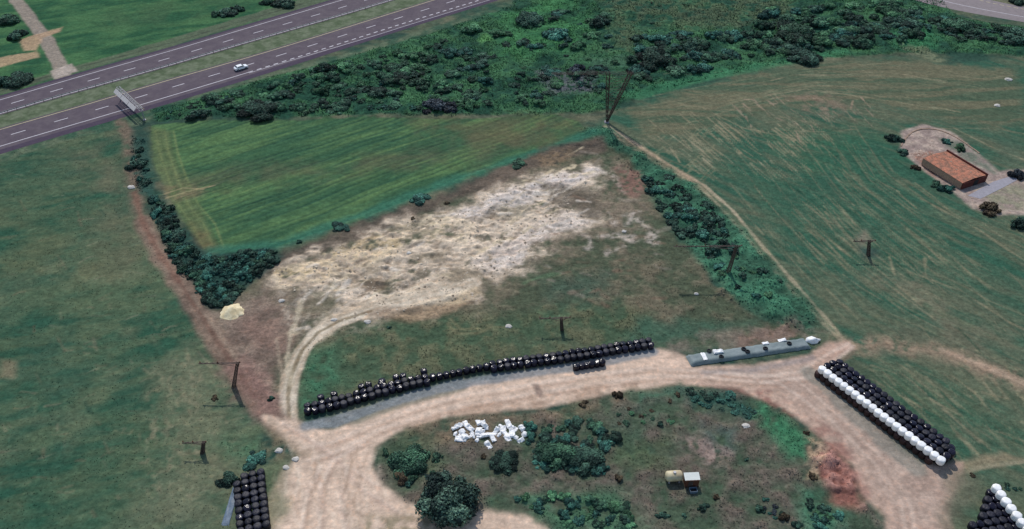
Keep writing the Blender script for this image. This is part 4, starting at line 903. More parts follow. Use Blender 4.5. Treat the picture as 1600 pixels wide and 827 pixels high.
# ------------------------------------------------------------------ tank and shed on the island
def tankshed():
    t = empty('storage_tank', G(1052, 750), math.radians(4), 'rounded cream storage tank standing on the island beside a small shed', 'tank')
    R_ = Matrix.Translation((0, 0, 1.15)) @ Matrix.Rotation(math.pi/2, 4, 'Y')
    link('barrel', bm_mesh('barrel', lambda bm: lathe(bm, [(0, -1.55), (.5, -1.5), (.85, -1.32), (.95, -1.1), (.96, 0), (.95, 1.1), (.85, 1.32), (.5, 1.5), (0, 1.55)], 26, R_)), M['cream'], t, smooth=True)
    for x in (-.9, .9): link('support', bm_mesh('support', lambda bm: (box(bm, (x, 0, .15), (.22, 1.5, .5)))), M['concrete'], t)
    link('hatch', bm_mesh('hatch', lambda bm: lathe(bm, [(0, 2.28), (.26, 2.28), (.28, 2.2), (.28, 2.05)], 16)), M['steel'], t)
    s_ = empty('shed', G(1079, 756), math.radians(3), 'small brown shed with a white sheet roof right of the cream tank', 'shed')
    def walls(bm):
        w2, d2 = 1.2, .7
        for (cx, cy, sx, sy) in ((0, -d2, 2.4, .08), (0, d2, 2.4, .08), (-w2+.04, 0, .08, 1.31), (w2-.04, 0, .08, 1.31)): box(bm, (cx, cy, .95), (sx, sy, 1.9))
    link('wall', bm_mesh('wall', walls), M['brown_wall'], s_)
    rot = Matrix.Rotation(math.radians(9), 3, 'X')
    def roof(bm):
        for k in range(9): box(bm, (-1.2+k*.3, .1, 2.0+(.02 if k % 2 else 0)), (.3, 1.5, .04), rot)
    link('roof', bm_mesh('roof', roof), M['roofw'], s_)
    dr = link('door', bm_mesh('door', lambda bm: box(bm, (-.3, -.77, .85), (.8, .04, 1.6))), M['dark_steel'], s_)
    link('handle', bm_mesh('handle', lambda bm: box(bm, (0, -.81, .9), (.05, .05, .14))), M['steel'], dr)
    bx_ = empty('crate', G(1083, 768), .1, 'grey open box on the ground in front of the small shed', 'box')
    link('side', bm_mesh('side', lambda bm: [box(bm, c_, s__) for c_, s__ in (((0, -.45, .3), (1.3, .06, .6)), ((0, .45, .3), (1.3, .06, .6)), ((-.62, 0, .3), (.06, .84, .6)), ((.62, 0, .3), (.06, .84, .6)))]), M['gsheet'], bx_)
    link('floor', bm_mesh('floor', lambda bm: box(bm, (0, 0, .04), (1.18, .84, .08))), M['rubber'], bx_)
tankshed()
# ------------------------------------------------------------------ farm building (upper right)
def barn():
    a, b, c_ = P(1476, 246), P(1538, 284), P(1504, 298)      # ground corners
    u = (b-a).normalized(); L_ = (b-a).length; vv = Vector((u.y, -u.x, 0)); Wd = abs((c_-b).dot(vv))
    if (c_-b).dot(vv) < 0: vv = -vv
    ctr = a+u*L_/2+vv*Wd/2
    g = empty('farm_building', ctr, math.atan2(u.y, u.x), 'low farm building with a worn red brown roof and an end wall coloured for shade', 'building')
    sgn = 1 if vv.dot(Vector((-u.y, u.x, 0))) > 0 else -1
    h1, h2 = 1.9, 2.3; hx, hy = L_/2, Wd/2
    for nm, cx, cy, sx, sy, m in (('wall', -hx, 0, .3, Wd, 'stone'), ('end_wall', hx, 0, .3, Wd, 'darkwall'), ('wall', 0, -hy, L_-.31, .3, 'stone'), ('wall', 0, hy, L_-.31, .3, 'stone')):  # end wall's darker colour stands in for its shaded face
        link(nm, bm_mesh(nm, lambda bm: box(bm, (cx, cy, .95), (sx, sy, 1.9))), M[m], g)
    def roof(bm):
        n_ = 40
        for side in (-1, 1):
            for k_ in range(n_):
                x0 = -hx-.1+(L_+.0)*k_/n_; wv = .05*mnoise.noise(Vector((k_*.4, side, 0)))
                y1 = side*(hy+.18)
                vs = [(x0, 0, h2+wv), (x0+L_/n_*.5, 0, h2+wv+.06), (x0+L_/n_, 0, h2+wv), (x0+L_/n_, y1, h1+.06), (x0+L_/n_*.5, y1, h1+.12), (x0, y1, h1+.06)]
                q_ = [bm.verts.new(v_) for v_ in vs]; bm.faces.new((q_[0], q_[1], q_[4], q_[5])); bm.faces.new((q_[1], q_[2], q_[3], q_[4]))
    rf = link('roof', bm_mesh('roof', roof), M['tile'], g)
    link('parapet', bm_mesh('parapet', lambda bm: box(bm, (0, -sgn*(hy+.05), 1.2), (L_+.3, .34, 2.4))), M['darkwall'], g)
    link('doorway', bm_mesh('doorway', lambda bm: box(bm, (hx+.17, .6, .85), (.06, 1.6, 1.7))), M['rubber'], g)
    for (x, y) in ((-2, .6), (1.5, -1.2), (4, 1.3)): link('roof_patch', bm_mesh('roof_patch', lambda bm: box(bm, (x, y, h2-.05-abs(y)*.1), (.5, .5, .3))), M['stone'], rf)
    # low ruin walls round the yard
    for pts, lab in (([(1455, 240), (1478, 268), (1503, 290)], 'crumbling low stone wall along the lower side of the farm building'), ([(1408, 228), (1418, 205), (1446, 195), (1486, 206), (1530, 240)], 'thin pale curved yard wall above the farm building')):
        q = resample(pts, 16)
        def wl(bm):
            for i, (p1, p2) in enumerate(zip(q, q[1:])):
                hh = .14+.22*abs(mnoise.noise(Vector((i*.7, pts[0][0], 0)))); mid = (p1+p2)/2; dv = p2-p1
                box(bm, (mid.x, mid.y, hh/2+ground_z(mid.x, mid.y)), (dv.length*.98, .35, hh), Matrix.Rotation(math.atan2(dv.y, dv.x), 3, 'Z'))
        tag(link('yard_wall', bm_mesh('yard_wall', wl), M['stone']), lab, 'wall')
    me = bpy.data.meshes.new('concrete_pad'); pp = [P(1512, 306), P(1552, 284), P(1578, 276), P(1592, 280), P(1570, 292), P(1532, 311)]; me.from_pydata([(*p.xy, .03) for p in pp], [], [tuple(range(6))])
    o = link('concrete_pad', me, M['concrete']); o['kind'] = 'structure'
    for i in range(16):
        px, py = random.uniform(1425, 1475), random.uniform(215, 262)
        if py < 205+(px-1425)*.4: py += 25
    return
barn()
# ------------------------------------------------------------------ poles
def pole(base, top, arm, h, label):
    """lattice mast from base to top (photo pixels, height h) with a cross arm between the two arm pixels"""
    b = G(*base); tp = P(*top, b.z+h); tp.x = b.x+(tp.x-b.x)*.7; tp.y = b.y+(tp.y-b.y)*.2
    g = empty('power_pole', b, 0, label, 'power pole'); T = tp-b; T.z = h
    def mast(bm):
        w0, w1 = .34, .22; n_ = 9
        cs = ((-1, -1), (1, -1), (1, 1), (-1, 1))
        pt = lambda i, k_: Vector((cs[i][0]*(w0+(w1-w0)*k_/n_), cs[i][1]*(w0+(w1-w0)*k_/n_), 0))+T*(k_/n_)
        for i in range(4):
            bar(bm, pt(i, 0), pt(i, n_), .07)
            for k_ in range(n_):
                bar(bm, pt(i, k_), pt((i+1) % 4, k_+1), .05); bar(bm, pt((i+1) % 4, k_), pt(i, k_+1), .05); bar(bm, pt(i, k_), pt((i+1) % 4, k_), .05)
    link('mast', bm_mesh('mast', mast), M['dark_steel'], g)
    sc_ = S(*top)
    x0 = (arm[0]-top[0])/sc_; x1 = (arm[1]-top[0])/sc_
    z0 = T.z-.1
    def armf(bm):
        y_ = T.y
        for yy in (-.2, .2):
            bar(bm, (T.x+x0, y_+yy*.3, z0-.25), (T.x, y_+yy, z0), .055); bar(bm, (T.x, y_+yy, z0), (T.x+x1, y_+yy*.3, z0+.1), .055)
            bar(bm, (T.x+x0*.6, y_+yy*.6, z0-.12), (T.x, y_, z0-1.0), .03); bar(bm, (T.x+x1*.6, y_+yy*.6, z0), (T.x, y_, z0-1.0), .05)
        n_ = max(3, int(abs(x1-x0)/.9))
        for k_ in range(n_): bar(bm, (T.x+x0+(x1-x0)*k_/n_, y_-.15, z0-.05), (T.x+x0+(x1-x0)*(k_+1)/n_, y_+.15, z0-.05), .045)
    link('cross_arm', bm_mesh('cross_arm', armf), M['dark_steel'], g)
    for xx in (x0*.95, x0*.5, x1*.9):
        link('insulator', bm_mesh('insulator', lambda bm: lathe(bm, [(.03, 0), (.13, .05), (.05, .1), (.13, .16), (.05, .2), (.11, .27), (0, .34)], 10, Matrix.Translation((T.x+xx, T.y, z0+.06)))), M['insul'], g)
pole((365, 604), (380, 561), (322, 384), 6.6, 'dark leaning lattice power pole on the bare ground by the farm track')
pole((1137, 430), (1154, 386), (1062, 1162), 7.8, 'dark power pole with a long cross arm in the right hedge')
pole((1357, 399), (1356, 377), (1332, 1366), 4.6, 'short dark power pole standing alone in the right field')
pole((878, 516), (876, 497), (842, 891), 3.6, 'low power pole in the weedy grass above the roadside bales')
pole((316, 707), (322, 689), (289, 326), 3.0, 'short brown power pole in the left field near the dirt yard')
def vtower():
    b = G(948, 191); g = empty('lattice_tower', b, 0, 'dark V shaped lattice pylon at the corner of the crop field', 'pylon')
    s_ = S(948, 191); h = 75/(s_*math.cos(depr(948, 150)))
    xl, xr = -4/s_, 30/s_
    def legs(bm):
        n_ = 11
        for (xt, nm) in ((xl, 0), (xr, 1)):
            pts = lambda k_: [Vector((xt*k_/n_+dx*(.18+.35*k_/n_), dy*(.25+.3*k_/n_), h*k_/n_)) for dx, dy in ((-1, -1), (1, -1), (1, 1), (-1, 1))]
            for k_ in range(n_):
                A_, B_ = pts(k_), pts(k_+1)
                for i in range(4):
                    bar(bm, A_[i], B_[i], .10); bar(bm, A_[i], B_[(i+1) % 4], .055); bar(bm, A_[(i+1) % 4], B_[i], .05)
    link('leg', bm_mesh('leg', legs), M['dark_steel'], g)
    def br(bm):
        n_ = 9
        for k_ in range(1, n_):
            z1, z2 = h*k_/n_, h*(k_+1)/n_
            bar(bm, (xl*k_/n_, 0, z1), (xr*k_/n_, 0, z1), .05)
            bar(bm, (xl*k_/n_, 0, z1), (xr*(k_+1)/n_, 0, z2), .05); bar(bm, (xr*k_/n_, 0, z1), (xl*(k_+1)/n_, 0, z2), .05)
    link('brace', bm_mesh('brace', br), M['dark_steel'], g)
    def arm(bm):
        x0, x1 = xl-16, xr+1.0; n_ = 16
        for z_ in (h-.5, h+.3):
            for y_ in (-.3, .3): bar(bm, (x0, y_, z_-(.35 if z_ > h else 0)), (x1, y_, z_), .035)
        for k_ in range(n_):
            a_ = x0+(x1-x0)*k_/n_; b_ = x0+(x1-x0)*(k_+1)/n_; bar(bm, (a_, -.3, h-.5), (b_, .3, h), .04); bar(bm, (a_, .3, h), (b_, -.3, h-.5), .03)
    link('cross_arm', bm_mesh('cross_arm', arm), M['dark_steel'], g)
    link('footing', bm_mesh('footing', lambda bm: box(bm, (0, 0, .1), (1.5, 1.5, .5), None, .8)), M['concrete'], g)
vtower()

# ------------------------------------------------------------------ foliage
def leaf_mesh(name, nleaf, size, c_dark, c_light, seed, flat=.85, lobes=12, core=True, low=0):
    """crown of radius about 1, height about 1: many small leaf-clump faces on a lobed volume around a dark core"""
    r = np.random.default_rng(seed)
    cen = []; 
    for k_ in range(lobes):
        a = r.uniform(0, 6.28); rr = math.sqrt(r.uniform(.02, 1))*.78; zz = r.uniform(.12, .62)*(1-.55*rr); cen.append((rr*math.cos(a), rr*math.sin(a), zz, r.uniform(.16, .38), r.uniform(.55, 1.45)))
    cen.append((.1*math.cos(seed), .1*math.sin(seed), .42, .38, 1.0)); cen = np.array(cen)
    vol = cen[:, 3]**2; pick = r.choice(len(cen), nleaf, p=vol/vol.sum())
    dirs = r.normal(size=(nleaf, 3)); dirs /= np.linalg.norm(dirs, axis=1)[:, None]
    dirs[:, 2] = np.where(dirs[:, 2] < -.35, -dirs[:, 2], dirs[:, 2])
    rad = cen[pick, 3]*(r.uniform(.72, 1.16, nleaf)); pos = cen[pick, :3]+dirs*rad[:, None]
    pos[:, 2] = np.maximum(pos[:, 2]*flat, .03)
    nn = dirs+r.normal(size=(nleaf, 3))*.55+np.array([0, 0, .25]); nn /= np.linalg.norm(nn, axis=1)[:, None]
    t_ = np.cross(nn, r.normal(size=(nleaf, 3))); t_ /= np.linalg.norm(t_, axis=1)[:, None]; b_ = np.cross(nn, t_)
    s_ = size*r.uniform(.55, 1.35, nleaf)[:, None]; k1 = r.uniform(.6, 1.2, (nleaf, 1))
    v_ = np.stack([pos-t_*s_-b_*s_*k1*.6, pos+t_*s_*.8-b_*s_*k1, pos+t_*s_+b_*s_*k1*.7, pos-t_*s_*.7+b_*s_*k1], 1).reshape(-1, 3)
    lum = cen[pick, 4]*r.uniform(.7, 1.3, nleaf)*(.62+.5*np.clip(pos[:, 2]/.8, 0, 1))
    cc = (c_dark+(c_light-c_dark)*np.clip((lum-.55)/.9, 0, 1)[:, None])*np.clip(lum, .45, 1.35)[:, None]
    cc = np.repeat(cc, 4, 0); f_ = np.arange(nleaf*4).reshape(-1, 4)
    if core:
        bm = bmesh.new()
        for c_ in cen:
            bmesh.ops.create_icosphere(bm, subdivisions=2, radius=c_[3]*.72, matrix=Matrix.Translation(c_[:3]))
        vs = np.array([v.co for v in bm.verts]); vs *= (1+.1*r.normal(size=(len(vs), 1))); vs[:, 2] = np.maximum(vs[:, 2]*flat, .0)
        fs = np.array([[v.index for v in f.verts] for f in bm.faces]); bm.free()
        # triangles as degenerate-free quads are not possible: add as separate tri mesh
        me = bpy.data.meshes.new(name)
        nv = len(v_); allv = np.concatenate([v_, vs]); loops = np.concatenate([f_.ravel(), (fs+nv).ravel()]).astype(np.int32)
        starts = np.concatenate([np.arange(len(f_))*4, len(f_)*4+np.arange(len(fs))*3]).astype(np.int32)
        me.vertices.add(len(allv)); me.vertices.foreach_set('co', allv.astype(np.float32).ravel()); me.loops.add(len(loops)); me.loops.foreach_set('vertex_index', loops)
        me.polygons.add(len(starts)); me.polygons.foreach_set('loop_start', starts); me.update(calc_edges=True)
        ac = np.concatenate([cc, np.tile(c_dark*.55, (len(vs), 1))]); a = me.color_attributes.new('Col', 'FLOAT_COLOR', 'POINT')  # core coloured darker to stand for shade inside the crown
        a.data.foreach_set('color', np.concatenate([ac, np.ones((len(ac), 1))], 1).astype(np.float32).ravel())
    else: me = mesh_np(name, v_, f_, cc)
    me.materials.append(M['leaf']); return me
CL = lambda r, g, b: (C(r, g, b)*.9+C(r, g, b).mean()*.1)*1.3
PAL = dict(dark=(CL(28, 52, 46), CL(62, 94, 76)), mid=(CL(36, 66, 54), CL(68, 106, 78)), green=(CL(46, 88, 64), CL(84, 130, 88)), teal=(CL(32, 70, 64), CL(64, 116, 98)), brown=(C(60, 50, 40), C(96, 84, 64)), grey=(C(40, 46, 54), C(72, 82, 88)))
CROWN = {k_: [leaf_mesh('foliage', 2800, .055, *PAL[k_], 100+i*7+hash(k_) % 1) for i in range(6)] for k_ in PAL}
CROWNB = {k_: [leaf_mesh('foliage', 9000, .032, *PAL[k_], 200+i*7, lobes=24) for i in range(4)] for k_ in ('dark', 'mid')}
STEM = bm_mesh('stem', lambda bm: [bar(bm, (0, 0, -.15), (.3*math.cos(a), .3*math.sin(a), .45), .05, .02, 6) for a in (0.3, 1.6, 2.9, 4.1, 5.4)]); STEM.materials.append(M['bark'])
def shrub(px, py, hw_, kind, label, group=None, hk=.8, big=False, cat='shrub', name='shrub', asp=.95, world=None):
    p = G(px, py) if world is None else Vector((world[0], world[1], ground_z(*world)))
    r_ = hw_/S(px, py) if world is None else hw_
    if r_ < .9:
        o = link(name, random.choice(CROWN[kind])); o.location = p; o.location.z -= .05*r_; tag(o, label, cat, group)
    else:
        o = empty(name, p, 0, label, cat, group); o.location.z -= .05*r_
        c_ = link('foliage', random.choice(CROWNB[kind] if big else CROWN[kind]), None, o)
        link('stem', STEM, None, o)
    o.rotation_euler = (0, 0, random.uniform(0, 6.28))
    ax_ = random.uniform(.78, 1.2); o.scale = (r_*ax_*1.05, r_*asp/ax_**.5, r_*hk*random.uniform(.8, 1.2)); return o
# named shrubs and trees of the photo
big = [
    (408, 178, 34, 'dark', 'large dark round tree at the upper edge of the crop field', None), (311, 183, 17, 'dark', 'dark tree on the roadside slope above the crop field corner', None), (360, 163, 13, 'dark', 'smaller dark bush left of the large dark tree by the highway', None),
    (592, 148, 21, 'dark', 'dark rounded bush in the middle of the scrub band', None), (505, 166, 14, 'dark', 'dark bush right of the large tree at the scrub edge', None), (827, 36, 24, 'dark', 'dark round tree in the bright grass below the merging lane', None),
    (684, 172, 30, 'grey', 'broad greyish bush on the lower edge of the scrub band', None), (738, 50, 17, 'green', 'bright round bush near the highway verge', None), (935, 42, 18, 'dark', 'dark round bush beside the tan strip in the scrub', None),
    (1080, 75, 18, 'dark', 'dark bush below the tan clearing', None), (900, 112, 17, 'grey', 'grey dark bush left of the V shaped pylon', None), (1405, 38, 32, 'dark', 'tall dark tree clump below the upper right road', None), (1425, 22, 17, 'dark', 'dark tree just behind the tall clump by the upper right road', None),
    (1500, 48, 30, 'mid', 'wide green tree under the upper right road', None), (1592, 64, 30, 'dark', 'dark tree at the right frame edge under the road', None), (870, 58, 26, 'teal', 'blue green bush below the dark round tree', None),
    (1022, 98, 36, 'dark', 'broad dark thicket right of the pylon', None), (1240, 60, 36, 'mid', 'large mid green thicket in the scrub band', None), (1255, 92, 30, 'dark', 'dark thicket at the scrub edge above the mown field', None), (1360, 45, 26, 'mid', 'green round tree left of the tall dark clump', None),
    (640, 722, 32, 'mid', 'green rounded tree at the west tip of the island', None), (788, 724, 25, 'dark', 'dark bush right below the white plastic scraps', None), (866, 712, 34, 'mid', 'left tree of the broad clump on the island', None), (908, 716, 36, 'dark', 'right tree of the broad clump on the island', None),
    (213, 258, 17, 'dark', 'dark tree at the top of the left hedge by the crop field corner', None), (357, 752, 18, 'dark', 'dark tree at the corner of the lower left bale block', None), (398, 718, 22, 'teal', 'low green bush above the lower left bale block', None),
    (1396, 218, 13, 'dark', 'dark bush at the west corner of the farm yard', None), (1412, 238, 11, 'dark', 'dark bush just below the farm yard corner', None), (1545, 330, 17, 'brown', 'brown green bush below the concrete pad', None), (1592, 352, 18, 'dark', 'dark bush at the right edge below the farm yard', None),
    (1480, 222, 10, 'teal', 'small green bush above the farm building roof', None), (1500, 232, 12, 'green', 'green bush behind the farm building', None), (1480, 297, 12, 'teal', 'blue green bush under the lower wall of the farm building', None), (1462, 288, 10, 'mid', 'small bush left of the one under the lower wall', None), (1430, 262, 9, 'brown', 'brown bush on the west side of the yard', None), (1590, 275, 16, 'grey', 'grey bush beyond the concrete pad', None),
    (28, 128, 26, 'dark', 'dark bush row end beside the tan path north of the highway', None), (6, 132, 22, 'dark', 'dark bush at the left frame edge north of the highway', None), (28, 58, 18, 'dark', 'dark tree beside the pale side track', None), (14, 34, 20, 'mid', 'green tree in the upper left corner', None), (355, 22, 17, 'dark', 'dark bush in the green field north of the highway', None), (372, 16, 12, 'dark', 'second dark bush right beside the one in the north field', None), (340, 24, 10, 'mid', 'small bush left of the dark pair in the north field', None), (445, 8, 20, 'dark', 'dark bush near the top edge above the highway', None), (418, 6, 12, 'mid', 'green bush by the top edge above the highway', None),
    (655, 312, 20, 'teal', 'flat dark green bush on the lower edge of the crop field', None), (532, 358, 15, 'teal', 'small green bush on the lower left edge of the crop field', None), (812, 255, 14, 'mid', 'low dark bush near the right end of the crop field edge', None), (1590, 5, 14, 'dark', 'dark bush beyond the upper right road', None)]
for px, py, hw_, kd, lab, gp in big:
    flat_ = .45 if lab.startswith(('flat', 'small green bush on the lower', 'low ')) else (.62 if hw_ > 24 else .8)
    shrub(px, py, hw_, kd, lab, gp, hk=flat_, big=kd in CROWNB and hw_ > 22, cat='bush' if 'bush' in lab or 'thicket' in lab else 'tree', name='bush' if 'bush' in lab or 'thicket' in lab else 'tree')
# the big dark tree with a trunk
def bigtree(px, py, r_, lab, nm='tree'):
    p = G(px, py); g = empty(nm, p, .4, lab, 'tree')
    def tk(bm):
        bar(bm, (0, 0, -.2), (.1, 0, 1.8), .38, .28, 9)
        for k_ in range(7):
            a = k_*.9; bar(bm, (.08, 0, 1.3+.08*k_), (r_*.55*math.cos(a), r_*.55*math.sin(a), 3.2+.3*math.sin(k_)), .16, .05, 6)
    link('trunk', bm_mesh('trunk', tk), M['bark'], g)
    c_ = link('crown', leaf_mesh('crown', 14000, .03, C(32, 50, 48), C(84, 110, 92), 55, lobes=34), None, g); c_.scale = (r_, r_, r_*1.0); c_.location = (0, 0, .9)
bigtree(702, 792, 5.6, 'largest dark tree at the south edge of the island by the dirt road')
# small dark round bushes of the island
for (px, py, hw_, kd, lab) in [(966, 748, 8, 'brown', 'small dark round bush west of the cream tank'), (1036, 805, 10, 'dark', 'dark round bush below the cream tank'), (1098, 794, 10, 'dark', 'dark round bush south of the small shed'), (1070, 806, 6, 'dark', 'tiny dark bush between the two round ones south of the tank'), (1120, 778, 6, 'brown', 'tiny brown bush right of the shed'), (1167, 718, 4, 'dark', 'tiny dark bush in the brown middle of the island'),
                               (1031, 664, 6, 'dark', 'tiny dark bush in the upper middle of the island'), (1058, 617, 6, 'brown', 'brown bush at the north edge of the island'), (965, 618, 9, 'brown', 'reddish brown bush on the road edge of the island'), (1188, 795, 9, 'dark', 'dark bush in the lower east of the island'), (1225, 808, 10, 'brown', 'brown bush in the lower east of the island'), (1246, 822, 9, 'dark', 'dark bush at the bottom edge east of the island'), (1260, 677, 6, 'brown', 'brown tuft beside the green east bank'), (1270, 745, 9, 'brown', 'brown bush next to the red soil'), (976, 812, 11, 'dark', 'dark bush at the right end of the green bottom brush'), (912, 632, 9, 'brown', 'brown bush on the road edge above the broad clump'),
                               (424, 624, 6, 'dark', 'small dark bush beside the gravel path start'), (336, 622, 7, 'brown', 'small brown bush in the left field by the power pole'), (608, 512, 5, 'dark', 'tiny dark bush below the gravel path'), (565, 738, 1, 'dark', ''), (756, 714, 6, 'brown', 'small brown bush left of the bush under the scraps'), (628, 748, 14, 'brown', 'brown bush at the south west edge of the island'), (1190, 428, 9, 'dark', 'dark bush in the lower right hedge near the power pole'), (1160, 434, 8, 'dark', 'dark bush right at the foot of the hedge power pole'), (1180, 468, 8, 'teal', 'small green bush below the hedge power pole'), (865, 478, 1, 'dark', ''), (468, 380, 5, 'dark', 'tiny dark bush on the lower crop field edge'), (698, 318, 5, 'brown', 'tiny brown bush at the top edge of the bare earth'), (645, 342, 5, 'brown', 'tiny brown bush at the left top edge of the bare earth')]:
    if lab: shrub(px, py, hw_, kd, lab, hk=.85, name='bush', cat='bush')
# fillers: shrubs inside regions
QUEUE = []
def inpoly(p, q):
    c_ = False
    for i in range(len(q)):
        a, b = q[i], q[i-1]
        if (a[1] > p[1]) != (b[1] > p[1]) and p[0] < (b[0]-a[0])*(p[1]-a[1])/(b[1]-a[1])+a[0]: c_ = not c_
    return c_
def fill(poly_, n_, r0, r1, kinds, label, group, hk=.6, sep=.7, cat='shrub', name='shrub'):
    xs = [p[0] for p in poly_]; ys = [p[1] for p in poly_]; put = []; tries = 0
    while len(put) < n_ and tries < n_*40:
        tries += 1; p = (random.uniform(min(xs), max(xs)), random.uniform(min(ys), max(ys)))
        if not inpoly(p, poly_): continue
        w_ = P(*p); r_ = random.uniform(r0, r1)
        if any((w_.x-a.x)**2+(w_.y-a.y)**2 < (sep*(r_+b))**2 for a, b in put): continue
        put.append((w_, r_)); QUEUE.append((r_/(w_.y*CP+H*SP), r_, random.choice(kinds), label, group, hk*random.uniform(.8, 1.2), (w_.x, w_.y), name, cat))
fill([(330, 150), (560, 98), (700, 62), (760, 90), (760, 172), (560, 178), (430, 178), (300, 176)], 130, 1.0, 3.6, ['mid', 'teal', 'mid', 'green', 'mid', 'dark', 'green'], 'green shrub in the scrub between the highway and the crop field', 'shrubs between highway and crop field', .68, .42)
fill([(760, 60), (850, 20), (960, 20), (960, 150), (860, 170), (760, 172)], 60, .9, 3.4, ['mid', 'green', 'teal', 'dark'], 'green shrub in the bright scrub left of the pylon', 'shrubs left of the pylon', .62, .42)
fill([(985, 60), (1180, 50), (1240, 85), (1100, 115), (1010, 130), (985, 100)], 60, 1.2, 4.2, ['teal', 'dark', 'mid', 'teal', 'mid'], 'dark green shrub in the thicket right of the pylon', 'shrubs right of the pylon', .7, .4)
fill([(980, 2), (1230, 2), (1230, 40), (1000, 40)], 9, .6, 1.4, ['mid', 'brown', 'green'], 'small shrub scattered over the tan clearing at the top', 'shrubs on the tan clearing', .5)
fill([(1190, 20), (1430, 5), (1440, 60), (1400, 70), (1250, 92), (1180, 80)], 75, 1.6, 4.8, ['mid', 'mid', 'dark', 'green', 'teal', 'mid', 'green'], 'leafy shrub in the thicket below the upper right road', 'shrubs below the upper right road', .75, .4)
fill([(1440, 25), (1590, 48), (1590, 75), (1450, 60)], 34, 1.0, 2.8, ['mid', 'dark', 'teal'], 'low shrub on the slope under the upper right road', 'shrubs on the upper right slope', .55, .45)
fill([(825, 668), (900, 652), (955, 668), (962, 700), (940, 735), (850, 735), (825, 700)], 30, .9, 2.0, ['teal', 'mid', 'dark', 'teal'], 'low green shrub in the broad clump right of the white plastic scraps', 'shrubs of the broad island clump', .6, .45)
fill([(940, 640), (1060, 625), (1050, 660), (960, 680)], 12, .4, .9, ['mid', 'green', 'brown'], 'small weedy shrub in the upper middle of the island', 'weedy shrubs in the upper middle of the island', .4, .6)
fill([(206, 215), (228, 220), (232, 290), (222, 300), (208, 280)], 9, .8, 1.6, ['dark', 'teal', 'mid'], 'hedge shrub at the top of the left hedge', 'shrubs of the upper left hedge', .8, .55)
fill([(234, 305), (254, 312), (300, 385), (330, 405), (420, 392), (440, 402), (350, 478), (332, 474), (285, 432), (255, 370)], 100, 1.1, 2.2, ['dark', 'teal', 'teal', 'dark', 'mid'], 'hedge shrub between the farm track and the crop field', 'shrubs of the left hedge', .75, .36)
fill([(1008, 268), (1050, 280), (1110, 330), (1140, 365), (1090, 372), (1060, 372), (1030, 330), (1010, 295)], 42, .8, 2.5, ['dark', 'teal', 'dark', 'dark'], 'dark hedge shrub in the upper right hedge', 'shrubs of the upper right hedge', .7, .42)
fill([(1085, 335), (1140, 365), (1160, 400), (1110, 405), (1080, 370)], 9, 1.2, 2.4, ['dark', 'dark', 'teal'], 'tall dark shrub in the middle of the right hedge', 'tall shrubs of the right hedge', .8, .45)
fill([(1085, 372), (1150, 370), (1195, 415), (1240, 465), (1250, 490), (1190, 480), (1130, 460), (1105, 415)], 16, .6, 1.7, ['teal', 'teal', 'dark', 'green'], 'blue green hedge shrub in the lower right hedge', 'shrubs of the lower right hedge', .5, .6)
fill([(1070, 612), (1150, 620), (1185, 645), (1170, 652), (1085, 632)], 16, .6, 1.3, ['teal', 'dark'], 'low dark green shrub on the north bank of the island', 'shrubs on the north bank of the island', .45, .6)
fill([(785, 782), (860, 772), (960, 780), (985, 805), (990, 827), (885, 827), (850, 805)], 26, .7, 1.5, ['green', 'mid', 'green', 'teal'], 'bright green brush shrub at the bottom of the island', 'brush at the bottom of the island', .6, .55)
fill([(1260, 775), (1305, 790), (1320, 827), (1270, 827)], 9, .6, 1.3, ['green', 'dark', 'teal'], 'green brush shrub beside the red soil at the bottom', 'brush beside the red soil', .6, .55)
fill([(1165, 770), (1200, 780), (1240, 815), (1210, 815)], 7, .4, .8, ['teal', 'dark', 'grey'], 'small greyish shrub in the lower east of the island', 'shrubs in the lower east of the island', .6, .55)
fill([(600, 705), (680, 690), (690, 740), (640, 757), (605, 735)], 8, .6, 1.2, ['mid', 'teal'], 'low shrub around the west tip tree of the island', 'shrubs at the west tip of the island', .6, .6)
fill([(240, 180), (330, 152), (330, 172), (260, 188)], 9, .6, 1.3, ['mid', 'dark', 'teal'], 'small shrub on the slope right of the sign gantry', 'shrubs right of the gantry', .6, .6)
fill([(1500, 740), (1600, 755), (1600, 790), (1580, 770)], 6, .4, .8, ['mid', 'teal', 'brown'], 'small weed shrub by the lower right stack', 'weeds by the lower right stack', .6, .6)
QUEUE.sort(key=lambda t: -t[0])
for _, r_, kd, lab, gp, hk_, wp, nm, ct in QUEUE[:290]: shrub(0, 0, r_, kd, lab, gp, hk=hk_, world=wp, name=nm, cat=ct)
# the smaller ones beyond the three hundred largest: one mass
LITE = {}
for k_ in PAL:
    for i in range(3):
        me = leaf_mesh('x', 520, .12, *PAL[k_], 300+i*7); n_ = len(me.vertices); v_ = np.empty(n_*3, np.float32); me.vertices.foreach_get('co', v_)
        c_ = np.empty(n_*4, np.float32); me.color_attributes['Col'].data.foreach_get('color', c_); LITE.setdefault(k_, []).append((v_.reshape(-1, 3)[:520*4], c_.reshape(-1, 4)[:520*4, :3])); bpy.data.meshes.remove(me)
V_, C_ = [], []
for _, r_, kd, lab, gp, hk_, wp, nm, ct in QUEUE[290:]:
    v_, c_ = random.choice(LITE[kd]); a = random.uniform(0, 6.28); sx = r_*random.uniform(.85, 1.2); sy = r_*random.uniform(.8, 1.1)
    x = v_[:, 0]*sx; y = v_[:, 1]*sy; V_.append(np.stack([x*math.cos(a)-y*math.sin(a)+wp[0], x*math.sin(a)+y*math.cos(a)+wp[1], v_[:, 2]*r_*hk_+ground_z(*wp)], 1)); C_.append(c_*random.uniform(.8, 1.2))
if V_:
    V_ = np.concatenate(V_); o = link('brush', mesh_np('brush', V_, np.arange(len(V_)).reshape(-1, 4), np.concatenate(C_)), M['leaf']); tag(o, 'low brush filling the gaps between the larger shrubs', 'brush', None, 'stuff')
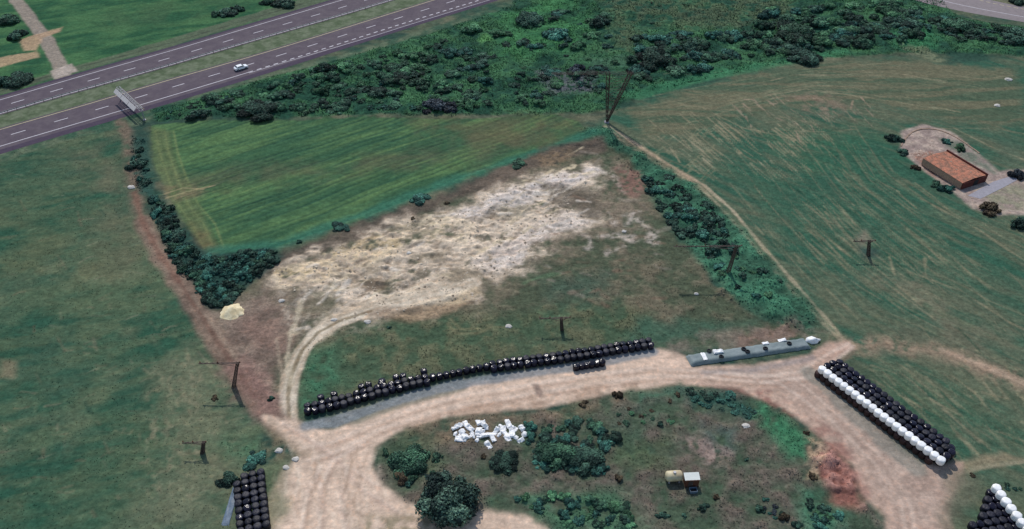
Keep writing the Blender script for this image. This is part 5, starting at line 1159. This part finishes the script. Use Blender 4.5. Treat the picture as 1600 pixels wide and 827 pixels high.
# rough undergrowth: one uncountable mass
def undergrowth(name, polys, dens, hmax, size, label):
    V_, C_ = [], []
    for q, k_ in polys:
        xs = [p[0] for p in q]; ys = [p[1] for p in q]
        W, m = poly(q, 1, 1.5); xa, ya = X[W], Y[W]; area = float(np.sum((m > .5)*np.gradient(xa, axis=0)*np.gradient(ya, axis=1)))
        n_ = int(area*dens*k_); w_ = (m > .5).ravel().astype(float)*(np.gradient(xa, axis=0)*np.gradient(ya, axis=1)).ravel()
        nz = sharp(N3[W], .5, 4).ravel()*.9+.1; w_ = w_*nz; w_ /= w_.sum()
        ii = RNG.choice(len(w_), n_, p=w_); x = xa.ravel()[ii]+RNG.uniform(-.2, .2, n_); y = ya.ravel()[ii]+RNG.uniform(-.2, .2, n_); z = hgt[W].ravel()[ii]
        c_ = col[W].reshape(-1, 3)[ii]*RNG.uniform(.65, 1.4, (n_, 1))
        d_ = RNG.normal(size=(n_, 3)); d_[:, 2] = np.abs(d_[:, 2])+.4; d_ /= np.linalg.norm(d_, axis=1)[:, None]
        t_ = np.cross(d_, RNG.normal(size=(n_, 3))); t_ /= np.linalg.norm(t_, axis=1)[:, None]; b_ = np.cross(d_, t_)
        s_ = size*RNG.uniform(.5, 1.5, (n_, 1)); p = np.stack([x, y, z+RNG.uniform(.02, hmax, n_)*nz[ii]], 1)
        V_.append(np.stack([p-t_*s_, p-b_*s_*.8, p+t_*s_, p+b_*s_*.9], 1).reshape(-1, 3)); C_.append(np.repeat(c_, 4, 0))
    V_ = np.concatenate(V_); C_ = np.concatenate(C_)
    o = link(name, mesh_np(name, V_, np.arange(len(V_)).reshape(-1, 4), C_), M['grass']); tag(o, label, 'undergrowth', None, 'stuff')
undergrowth('undergrowth', [(SCRUB, 1.0), (HR, .45), ([(236, 312), (256, 318), (300, 385), (330, 405), (420, 392), (440, 402), (350, 475), (332, 470), (285, 430), (255, 370)], 1.6), ([(206, 215), (226, 218), (236, 312), (222, 300), (208, 280)], 1.5)], 3.2, .5, .2, 'dense green undergrowth of the scrub band and the right hedge strip')
undergrowth('weeds', [(IS, 1.0), ([(470, 540), (560, 505), (760, 480), (1010, 490), (1020, 540), (760, 578), (470, 640)], .6), ([(850, 440), (1060, 380), (1180, 500), (1000, 540), (900, 480)], .5), ([(330, 690), (440, 690), (400, 730)], 1)], 3, .16, .12, 'low weeds and grass tufts on the island and the worked ground')
undergrowth('field_grass', [(LF, 1.0)], 1.0, .08, .11, 'rough tufts of meadow grass in the left field')
print('objects', len(bpy.data.objects))
